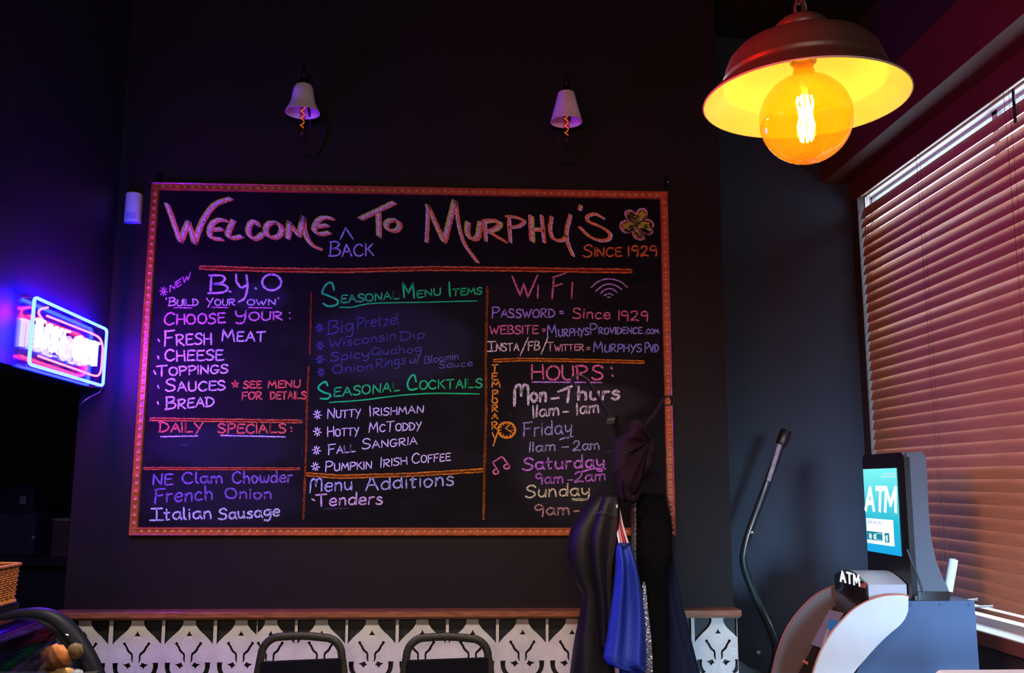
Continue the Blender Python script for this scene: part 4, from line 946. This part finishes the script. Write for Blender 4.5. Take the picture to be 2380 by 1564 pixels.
# cabinet
def polyY(pts, y): return [PY(px, py, y) for px, py in pts]
tl = PY(2115, 1392, YN_); tr = PY(2265, 1401, YN_); br = PY(2276, 1564, YN_)
zc_ = (tl.z+tr.z)/2
bpz = [Vector((x, 0, z)) for x, z in ((1.24, 0), (1.24, .50), (1.285, .55), (1.56, .98), (1.60, zc_), (tr.x, zc_), (tr.x, 0))]
body = MB().prism(bpz, (0, YN_, 0), (0, YF_, 0)).build('cabinet', m_gm, t, angle=20)
for px in (2117, 2184, 2252):
    p = PY(px, 1405, YN_); MB().lathe([(0, .004), (.004, .0035), (.006, .001), (.006, 0)], (p.x, YN_-.0, p.z), 10, 'y').build('screw', m_gm, body)
outer = [pf(*q) for q in ((1118, 1107), (1090, 1098), (1020, 1098), (950, 1108), (870, 1136), (790, 1184), (710, 1262), (645, 1345), (592, 1440), (548, 1564), (515, 1700))]
inner = [pf(*q) for q in ((700, 1700), (788, 1564), (855, 1484), (925, 1405), (1000, 1332), (1060, 1282), (1095, 1240), (1116, 1190))]
oo = [Vector(v) for v in cr([(x, y, 0) for x, y in outer], 4)]; ii = [Vector(v) for v in cr([(x, y, 0) for x, y in inner], 4)]
wing = [PY(v.x, v.y, YN_-.02) for v in oo+ii]
MB().prism(wing, (0, 0, 0), (0, .018, 0)).build('side_wing', m_wh, t, angle=30)
MB().tube([PY(v.x, v.y, YN_-.01) for v in oo], .006, 6).build('wing_edge', mat('red_lit_edge', (.5, .12, .09), .4), t)  # rim coloured red for the red light it reflects
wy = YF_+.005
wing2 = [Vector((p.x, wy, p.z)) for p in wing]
MB().prism(wing2, (0, 0, 0), (0, .018, 0)).build('side_wing', mat('shaded_wing_plastic', (.13, .095, .095), .5), t, angle=30)  # far wing: same plastic as the near one, coloured darker as shade
MB().tube([Vector((PY(v.x, v.y, YN_-.02).x, wy+.01, PY(v.x, v.y, YN_-.02).z)) for v in oo], .005, 6).build('wing_edge', mat('far_red_lit_edge', (.3, .07, .05), .4), t)  # far rim, the reflected red again put into the colour
# fascia following the wings, set a little inside
FX0, FZ0, FX1, FZ1 = 1.55, 1.045, 1.28, .60
fas = [Vector((x, 0, z)) for x, z in ((FX0, FZ0), (FX1, FZ1), (1.23, .4), (1.23, 0), (1.30, 0), (1.30, .55), (1.56, .96), (1.56, FZ0))]
MB().prism(fas, (0, YN_+.004, 0), (0, YF_-.004, 0)).build('fascia', m_fas, t, smooth=False)
fn = Vector((-(FZ0-FZ1), 0, (FX0-FX1))).normalized(); fp = Vector((FX0, 0, FZ0))
def FP(x, y, off=.002): return PN(*pf(x, y), fp+fn*off, fn)
MB().prism([FP(*q) for q in ((617, 1180), (730, 1205), (600, 1418), (527, 1392))], (0, 0, 0), fn*.004).build('display', mat('grey_display_surround', (.24, .25, .30), .35), t, smooth=False)
MB().prism([FP(*q, .007) for q in ((640, 1245), (700, 1250), (672, 1312), (632, 1300))], (0, 0, 0), fn*.002).build('display_picture', emit('blue_display_glow', (.03, .10, .28), 1), t, smooth=False)
MB().prism([FP(*q, .007) for q in ((632, 1300), (640, 1304), (612, 1392), (600, 1388))], (0, 0, 0), fn*.002).build('display_stripe', mat('pale_stripe', (.5, .5, .45), .4), t, smooth=False)
for q in ((567, 1250), (549, 1291), (531, 1331), (512, 1372)):
    p = FP(*q); MB().tube([p, p+fn*.008], .0045, 10).build('side_button', mat('silver_button', (.8, .8, .8), .3, .4), t)
MB().prism([FP(*q) for q in ((636, 1074), (668, 1080), (634, 1156), (597, 1145))], (0, 0, 0), fn*.002).build('red_sticker', mat('red_sticker_vinyl', (.75, .16, .15), .6), t, smooth=False)
MB().prism([FP(*q) for q in ((470, 1478), (515, 1500), (512, 1516), (466, 1492))], (0, 0, 0), fn*.003).build('card_slot', mat('orange_slot', (.7, .22, .08), .5), t, smooth=False)
# header box with lit letters
hx0, hx1 = 1.545, 1.708
def harch(x, k=0):
    o_ = [(x, YN_+.035+k, .98)]
    for i in range(13):
        u_ = i/12; yy = YN_+.035+k+(YF_-YN_-.07-2*k)*u_; o_.append((x, yy, 1.170-k+.032*math.sin(math.pi*min(1, u_*1.0))+.012*u_))
    o_.append((x, YF_-.035-k, .98)); return [Vector(v) for v in o_]
MB().loft([harch(hx0+.012), harch(hx1)], cap=True).build('hood', mat('silver_grey_plastic', (.42, .44, .50), .4), t, angle=30)
MB().loft([harch(hx0, .006), harch(hx0+.004, 0), harch(hx0+.012, 0)], cap=True).build('hood_face', mat('gloss_black_face', (.012, .008, .008), .2, coat=.5), t, angle=30)

def seg_letters(name, strokes, m, parent, P, wd, ext):
    '''block letters: every stroke a thin bar on a plane facing -x; P maps (u, v) to the plane'''
    mb = MB()
    for pts in strokes:
        for a, b in zip(pts, pts[1:]):
            a = P(*a); b = P(*b); d = (b-a).normalized(); n_ = Vector((0, -d.z, d.y))*wd/2; a = a-d*wd*.35; b = b+d*wd*.35
            mb.prism([a-n_, b-n_, b+n_, a+n_], (0, 0, 0), (-ext, 0, 0))
    return mb.build(name, m, parent, smooth=False)
AS = [[(0, 0), (.5, 1), (1, 0)], [(.2, .33), (.8, .33)]]; TS = [[(0, 1), (1, 1)], [(.5, 1), (.5, 0)]]; MS = [[(0, 0), (.06, 1), (.5, .30), (.94, 1), (1, 0)]]
def text_mesh(txt, size, ext=.001, off=0, shear=0, space=1):
    c = bpy.data.curves.new('txt', 'FONT'); c.body = txt; c.size = size; c.extrude = ext; c.offset = off; c.shear = shear; c.space_character = space; c.align_x = 'CENTER'; c.resolution_u = 4
    o_ = bpy.data.objects.new('txt', c); COL.objects.link(o_); dg = bpy.context.evaluated_depsgraph_get()
    me = bpy.data.meshes.new_from_object(o_.evaluated_get(dg)); bpy.data.objects.remove(o_); return me
def put_text(name, txt, size, m, parent, pos, ydir=-1, w=None, **k):
    """text on a plane facing -x, reading from far (+y) to near (-y)"""
    me = text_mesh(txt, size, **k); me.materials.clear(); me.materials.append(m)
    xs_ = [v.co.x for v in me.vertices]; wid = max(xs_)-min(xs_); mid = (max(xs_)+min(xs_))/2; sx = (w/wid) if w else 1
    for v in me.vertices:
        x, y, z = v.co; v.co = (-z, -(x-mid)*sx, y)
    me.update(); o_ = link(name, me, parent); o_.location = Vector(pos)-wl(parent); return o_
m_lit = emit('lit_white', (2.2, 2.3, 2.8))
pa = PX(1954, 1350, hx0); pb = PX(1998, 1356, hx0); pt_ = PX(1960, 1331, hx0)
ya_, yb2_ = pa.y, pb.y; z0_ = pa.z; hh = .040
for k_, L_ in enumerate((AS, TS, MS)):
    u0, uw = ((0, .26), (.37, .24), (.72, .28))[k_]
    seg_letters('lit_letter', L_, m_lit, t, lambda u, v: Vector((hx0-.0012, ya_+(yb2_-ya_)*(u0+uw*u), z0_+hh*v)), .0075, .001)
MB().prism([PX(*q, hx0-.001) for q in ((2000, 1357), (2016, 1353), (2012, 1367), (2001, 1365))], (0, 0, 0), (-.001, 0, 0)).build('small_sticker', mat('dull_red_sticker', (.5, .12, .10), .6), t, smooth=False)

# lit sign box on top (part of the machine's own column)
t2 = thing('screen_topper', (1.76, -.61, zc_), 'tall lit ATM advertising screen box standing on top of the cash machine', 'display')
TX = 1.712
ty0, ty1 = -.798, -.415
tz0, tz1 = zc_, 1.675
side = [(2152, 1062), (2154, 1090), (2158, 1180), (2164, 1250), (2176, 1305), (2192, 1345), (2204, 1368)]
prf_ = [Vector((TX+.012, 0, tz0)), Vector((TX+.012, 0, tz1))]+[Vector((p.x, 0, p.z)) for p in [PY(2143, 1049, ty0)]+[PY(q[0], q[1], ty0) for q in side]]
pe = PY(2206, 1392, ty0); prf_ += [Vector((pe.x, 0, zc_+.035)), Vector((pe.x, 0, zc_+.002))]
prf_[0].z = zc_+.002
MB().prism(prf_, (0, ty0, 0), (0, ty1, 0)).build('housing', mat('blue_grey_housing', (.085, .105, .14), .42, noise=.06), t2, angle=35)
MB().box((TX+.02, ty0-.003, zc_), (pe.x+.004, ty1+.003, zc_+.036), .006).build('base_band', m_blackp, t2)
def rry(x, y0, y1, z0, z1, r):
    o_ = []
    for cy, cz, a0 in ((y1-r, z1-r, 0), (y0+r, z1-r, 90), (y0+r, z0+r, 180), (y1-r, z0+r, 270)):
        for k in range(6): a = math.radians(a0+18*k); o_.append(Vector((x, cy+r*math.cos(a), cz+r*math.sin(a))))
    return o_
MB().prism(rry(TX, ty0-.002, ty1+.002, tz0+.001, tz1+.002, .028), (0, 0, 0), (.022, 0, 0)).build('bezel', m_blackp, t2, angle=35)
sc0 = PX(2086, 1088, TX-.001); sc1 = PX(2010, 1090, TX-.001); sc2 = PX(2093, 1292, TX-.001); sc3 = PX(2013, 1280, TX-.001)
ya, yb_ = (sc0.y+sc2.y)/2, (sc1.y+sc3.y)/2; za, zb_ = (sc2.z+sc3.z)/2, (sc0.z+sc1.z)/2
m_scr = bpy.data.materials.new('teal_screen'); m_scr.use_nodes = True; nt = m_scr.node_tree; nt.nodes.remove(nt.nodes['Principled BSDF'])
tcn = nd('ShaderNodeTexCoord'); sp_ = nd('ShaderNodeSeparateXYZ'); nt.links.new(tcn.outputs['Generated'], sp_.inputs[0])
rp2 = nd('ShaderNodeValToRGB'); rp2.color_ramp.elements[0].color = (.01, .30, .62, 1); rp2.color_ramp.elements[1].color = (.16, .72, .72, 1)
el_ = rp2.color_ramp.elements.new(.35); el_.color = (.015, .38, .52, 1)
nt.links.new(sp_.outputs['Z'], rp2.inputs[0]); em = nd('ShaderNodeEmission'); em.inputs[1].default_value = 1.35; nt.links.new(rp2.outputs[0], em.inputs[0]); nt.links.new(em.outputs[0], nt.nodes['Material Output'].inputs[0])
scr = MB().box((TX-.002, ya, za), (TX-.0005, yb_, zb_)).build('screen', m_scr, t2, smooth=False)
def SC(u_, v_, off=0): return Vector((TX-.002-off, yb_+(ya-yb_)*u_, zb_+(za-zb_)*v_))
hgt = zb_-za; wdt_ = yb_-ya
m_sw = emit('screen_white', (1.6, 1.8, 1.8))
for k_, L_ in enumerate((AS, TS, MS)):
    u0, uw = ((.02, .26), (.34, .24), (.62, .30))[k_]
    seg_letters('screen_letter', L_, m_sw, scr, lambda u, v: SC(u0+uw*u+.05*v, .495-.26*v, .0006), .021, .0003)
def qd(u0_, v0_, u1_, v1_, m, off, name):
    a_, b_ = SC(u0_, v0_, off), SC(u1_, v1_, off); MB().add([a_, (a_.x, b_.y, a_.z), b_, (a_.x, a_.y, b_.z)], [(0, 1, 2, 3)]).build(name, m, scr, smooth=False)
m_st = emit('screen_teal_dark', (.02, .25, .35)); m_sb = emit('screen_light_line', (.5, .9, .9))
qd(.02, .60, .83, .90, m_sw, .0006, 'screen_panel')
qd(.02, .755, .50, .86, m_st, .0009, 'screen_icon_bar')
qd(.56, .755, .70, .865, m_st, .0009, 'screen_icon')
put_text('screen_caption', 'SERVICIO', hgt*.055, emit('caption_blue', (.05, .12, .5)), scr, SC(.27, .665, .0011), w=wdt_*.45, ext=.0002)
qd(.60, .055, .98, .070, m_sb, .0006, 'screen_caption_line'); qd(.55, .088, .98, .105, m_sb, .0006, 'screen_caption_line')
for u_, tx in ((.13, 'H'), (.27, 'O'), (.63, 'E')):
    put_text('screen_symbol', tx, hgt*.085, m_sw, scr, SC(u_, .845, .0013), ext=.0002, off=.0012)
mb = MB(); mb.tube(cr([SC(.42+.16*math.cos(a), .81+.04*math.sin(a), .0016) for a in [2*math.pi*k/12 for k in range(12)]], 3, True), .0015, 5, True); mb.build('screen_symbol', m_sb, scr)
MB().tube(cr([PY(*pf(1110, 820), ty0-.003), PY(*pf(1135, 890), ty0-.004), PY(*pf(1172, 980), ty0-.004), PY(*pf(1200, 1060), ty0-.004), PY(*pf(1213, 1118), ty0-.004)]), .0035, 6).build('power_cable', m_blackp, t2)
# white paper standing behind the screen box
p1 = PY(2216, 1300, -.62); p2 = PY(2204, 1386, -.62); p2.z = zc_+.006
o = thing('paper_roll', p2, 'white rolled paper standing on the cabinet behind the lit screen box', 'paper')
MB().tube([(p2.x, -.62, p2.z+.01), (p1.x, -.62, p1.z)], .018, 20).build('roll', mat('white_paper', (.85, .86, .9), .7), o)
MB().lathe([(.012, 0), (.010, -.002), (.0, -.002)], (p1.x, -.62, p1.z+.0025), 16).build('roll_end', mat('paper_inside', (.5, .5, .55), .8), o)
# two metal rods poking out behind the cabinet
for (xa, ya2, xb, yb2, dy, lb) in ((2236, 1396, 2268, 1393, -.52, 'short chrome rod at the back of the cash machine, the upper one'), (2262, 1410, 2303, 1409, -.66, 'short chrome rod at the back of the cash machine, the lower one')):
    a_, b_ = PY(xa, ya2, dy), PY(xb, yb2, dy)
    MB().tube([a_, b_], .0045, 10).tube([b_, b_+(b_-a_).normalized()*.006], .0058, 10).build('chrome_rod', mat('chrome_rod', (.6, .65, .7), .2, .9), t)

# ------------------------------------------------------------------ bent tube handle
o = thing('hand_truck', PY(1790, 1564, .15)+Vector((0, 0, -.7)), 'dark bent tube handle of a hand truck leaning by the alcove wall', 'hand truck')
P = [PY(px, py, .15) for px, py in ((1822, 1015), (1806, 1060), (1785, 1118), (1760, 1185), (1740, 1240), (1730, 1280), (1728, 1305), (1735, 1335), (1755, 1385), (1778, 1435), (1795, 1475), (1803, 1500), (1802, 1530), (1795, 1564), (1785, 1640), (1770, 1720))]
m_tub2 = mat('dark_green_black_tube', (.018, .035, .040), .35, .3, coat=.3)
MB().tube(cr(P, 4), .0185, 12).build('handle_tube', m_tub2, o)
a_, b_ = PY(1828, 1000, .15), PY(1815, 1035, .15)
MB().tube([a_, a_.lerp(b_, .1), a_.lerp(b_, .9), b_], [.024, .028, .028, .024], 12).build('rubber_grip', m_blackp, o)
a_, b_ = PY(1812, 1033, .128), PY(1786, 1118, .128)
dv_ = (b_-a_)
MB().tube([a_, b_], .0115, 10).build('tube_sticker', mat('pale_sticker', (.42, .42, .55), .5, noise=.5, nscale=50), o)
p_ = PY(1745, 1238, .125); MB().tube([p_, p_+Vector((.012, 0, .003))], .005, 8).build('white_tag', m_wp, o)
MB().prism([PY(*q, .05) for q in ((1712, 1535), (1722, 1537), (1742, 1552), (1790, 1568), (1800, 1700), (1712, 1700))], (0, 0, 0), (0, .05, 0)).build('toe_plate', m_blackm, o)
o = thing('wall_fixing', PY(1763, 1517, .6), 'small pale round wall fixing low on the alcove wall', 'fixing')
p_ = PY(1763, 1517, .598); MB().lathe([(0, .006), (.008, .005), (.011, .001), (.011, 0)], (p_.x, .6, p_.z), 12, 'y').build('screw_cap', mat('pale_screw', (.3, .4, .45), .4), o)

# ------------------------------------------------------------------ high table, lower right corner
o = thing('high_table', (1.5, -2.2, 0), 'pale topped high table, its far edge in the lower right corner', 'table')
q0 = PY(2168, 1556, -1.9); TZ = q0.z
MB().box((q0.x, -2.55, TZ-.03), (q0.x+.75, -1.9, TZ), .02).build('tabletop', mat('pale_laminate', (.75, .78, .8), .3), o)
MB().tube([(q0.x+.37, -2.22, .03), (q0.x+.37, -2.22, TZ-.03)], .035, 16).build('pedestal', m_blackm, o)
MB().lathe([(0, .04), (.05, .04), (.22, .015), (.22, 0), (0, 0)], (q0.x+.37, -2.22, 0), 32).build('base', m_blackm, o)

# ------------------------------------------------------------------ display case, basket, back bar (left)
YC = -1.75
o = thing('display_case', PY(60, 1564, YC)+Vector((0, .3, -1.0)), 'curved glass food display case with a black arched frame, lower left corner', 'display case')
ar = [(-120, 1500), (-60, 1462), (0, 1440), (50, 1430), (95, 1431), (130, 1444), (160, 1472), (186, 1510), (210, 1555), (235, 1620), (262, 1720)]
A1 = [PY(px, py, YC) for px, py in ar]; A1s = cr(A1, 5)
m_case = mat('blue_black_case_frame', (.005, .006, .012), .5, spec=.15)
MB().tube(A1s, [.012+.018*min(1, max(0, (p.x-A1[2].x)/.2)) for p in A1s], 12).build('arched_frame', m_case, o)
dpt = Vector((0, -.5, 0))
MB().tube([p+dpt for p in A1s], .014, 8).build('rear_arched_frame', m_case, o)
m_cg = glassy('case_glass', (.5, .53, .55), .08, .05)
MB().loft([A1s, [p+dpt for p in A1s]], closed=False).build('curved_glass', m_cg, o)
zlow = .0
MB().prism([p for p in A1s]+[Vector((A1s[-1].x, YC, .75)), Vector((A1s[0].x, YC, .75))], (0, .002, 0), (0, .006, 0)).build('end_glass', m_cg, o, smooth=False)
MB().box((A1s[0].x, YC-.5, 0), (A1s[-1].x+.02, YC, .78), .01).build('case_base', m_case, o)
sh_z = PY(60, 1564, YC-.15).z-.02
MB().box((A1s[0].x, YC-.48, sh_z-.01), (A1s[-1].x-.04, YC-.02, sh_z), .004).build('shelf', mat('dim_glass_shelf', (.05, .055, .05), .2), o)
# clear-lidded tub with snacks inside the case
c = PY(140, 1545, YC-.14)
o = thing('snack_tub', (c.x, YC-.14, sh_z), 'round clear tub of orange and grey snacks inside the display case', 'tub')
rx_ = .052
MB().tube([c+Vector((rx_*math.cos(a)-.0*math.sin(a), .0, .075*math.sin(a))) for a in [2*math.pi*k/40 for k in range(40)]], .0012, 6, True).build('lid_rim', m_clear, o)
mg = [((-.02, .015), (.04, .03), (.55, .18, .03)), ((.0, -.03), (.035, .022), (.75, .42, .10)), ((.035, -.028), (.018, .014), (.35, .38, .45)), ((-.03, -.045), (.03, .014), (.28, .32, .42)), ((.045, -.048), (.016, .016), (.75, .45, .1)), ((.028, .03), (.02, .02), (.16, .10, .03))]
for k, ((dx, dz), (rx, rz), col) in enumerate(mg):
    mb = MB(); rings = []
    for i in range(9):
        th = math.pi*i/8; rg = []
        for j in range(14):
            ph = 2*math.pi*j/14; nz = 1+.25*mnoise.noise(Vector((math.cos(ph)*2+k, math.sin(ph)*2, th*2)))
            rg.append(c+Vector((dx+rx*nz*math.sin(th)*math.cos(ph), .02+.012*math.sin(th)*math.sin(ph), dz+rz*nz*math.cos(th))))
        rings.append(rg)
    mb.loft(rings).build('snack_piece', mat('snack_%d' % k, col, .6, noise=.4, nscale=60), o, angle=120)
# wicker basket on the case
o = thing('wicker_basket', PY(10, 1408, YC+.45), 'orange brown wicker basket standing behind the display case, at the left edge', 'basket')
bz0 = PY(10, 1408, YC+.35).z; bz1 = PY(10, 1318, YC+.35).z; xr_ = PY(36, 1408, YC+.47).x; xr2 = PY(47, 1318, YC+.47).x
m_wk = mat('wicker', (.50, .17, .045), .5, noise=.4, nscale=60); wd_b = .22
def bring(f_, ex=0):
    xr3 = xr_+(xr2-xr_)*f_; x0_ = xr3-wd_b-.02*f_; y0_ = YC+.30-.01*f_; y1_ = YC+.47+.01*f_; z = bz0+(bz1-bz0)*f_; c_ = .02; o_ = []
    for cx, cy, a0 in ((xr3-c_, y1_-c_, 0), (x0_+c_, y1_-c_, 90), (x0_+c_, y0_+c_, 180), (xr3-c_, y0_+c_, 270)):
        for k in range(4):
            a = math.radians(a0+30*k); o_.append(Vector((cx+(c_+ex)*math.cos(a), cy+(c_+ex)*math.sin(a), z)))
    R2 = []
    for i in range(len(o_)):
        p, q = o_[i], o_[(i+1) % len(o_)]; k = max(1, int((q-p).length/.008))
        for j in range(k): R2.append(p.lerp(q, j/k))
    return R2
mbw = MB()
for r_i in range(14):
    rg = bring(.08+r_i*.06); rg = [p+Vector((0, 0, 0))+(Vector((p.x-(xr_-.11), p.y-(YC+.385), 0)).normalized()*(.002*math.sin(i*1.57+r_i*math.pi))) for i, p in enumerate(rg)]
    mbw.tube(rg, .0024, 5, True)
tag(mbw.build('woven_wall', m_wk, o), kind='stuff')
MB().loft([bring(0, -.002), bring(.95, -.002)], cap=False).build('weave_shade', mat('wicker_shadow', (.16, .05, .015), .7), o)  # dark sheet behind the strands, coloured as the shade between them
MB().tube(bring(1.0, .002), .0055, 6, True).build('rim', m_wk, o); MB().tube(bring(.02, .003), .006, 6, True).build('base_braid', m_wk, o)
mbw = MB(); r1 = bring(0); r2 = bring(1); k0 = min(len(r1), len(r2))
for j in range(0, k0, 3): mbw.tube([r1[j*len(r1)//k0], r2[j*len(r2)//k0]], .0018, 5)
tag(mbw.build('stakes', m_wk, o), kind='stuff')
o2 = thing('side_counter', (bring(0)[0].x-.15, YC+.3, 0), 'black side counter under the wicker basket at the left edge', 'counter')
MB().box((xr_-.6, YC+.04, bz0-.045), (xr_+.0, YC+.50, bz0-.008), .006).build('countertop', m_case, o2); MB().box((xr_-.58, YC+.07, 0), (xr_-.02, YC+.48, bz0-.045)).build('cabinet', m_case, o2)
# back bar in the dark room
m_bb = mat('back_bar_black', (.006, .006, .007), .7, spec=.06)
o = thing('back_bar_counter', (-2.6, .8, 0), 'black back bar counter in the dark room on the left', 'counter')
zt = PY(60, 1296, .45).z
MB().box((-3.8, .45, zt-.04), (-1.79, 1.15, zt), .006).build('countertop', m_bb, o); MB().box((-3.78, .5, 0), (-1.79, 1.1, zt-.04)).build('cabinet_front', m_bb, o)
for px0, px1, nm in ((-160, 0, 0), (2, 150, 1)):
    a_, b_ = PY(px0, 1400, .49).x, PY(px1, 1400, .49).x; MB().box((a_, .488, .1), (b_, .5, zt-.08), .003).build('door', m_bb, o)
o = thing('coffee_machine', (-2.35, .6, zt), 'dark boxy machine on the back bar counter at the left edge', 'machine')
xa_, xb_ = PY(-90, 1200, .55).x, PY(84, 1200, .55).x; z1 = PY(40, 1192, .55).z; z2 = PY(40, 1130, .6).z
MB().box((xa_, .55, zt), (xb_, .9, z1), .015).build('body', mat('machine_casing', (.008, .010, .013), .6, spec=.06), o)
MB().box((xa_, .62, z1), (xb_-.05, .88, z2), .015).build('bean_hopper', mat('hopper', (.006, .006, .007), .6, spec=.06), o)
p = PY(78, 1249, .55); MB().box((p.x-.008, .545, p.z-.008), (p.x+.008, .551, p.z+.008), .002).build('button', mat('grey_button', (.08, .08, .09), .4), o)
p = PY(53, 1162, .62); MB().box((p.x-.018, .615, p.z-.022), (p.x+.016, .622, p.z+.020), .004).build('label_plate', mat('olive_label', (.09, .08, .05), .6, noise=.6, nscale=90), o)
o = thing('metal_canister', (-1.9, .6, zt), 'dim square metal canister beside the machine on the back bar', 'canister')
xa_, xb_ = PY(119, 1250, .5).x, PY(158, 1250, .5).x; z1 = PY(140, 1206, .5).z
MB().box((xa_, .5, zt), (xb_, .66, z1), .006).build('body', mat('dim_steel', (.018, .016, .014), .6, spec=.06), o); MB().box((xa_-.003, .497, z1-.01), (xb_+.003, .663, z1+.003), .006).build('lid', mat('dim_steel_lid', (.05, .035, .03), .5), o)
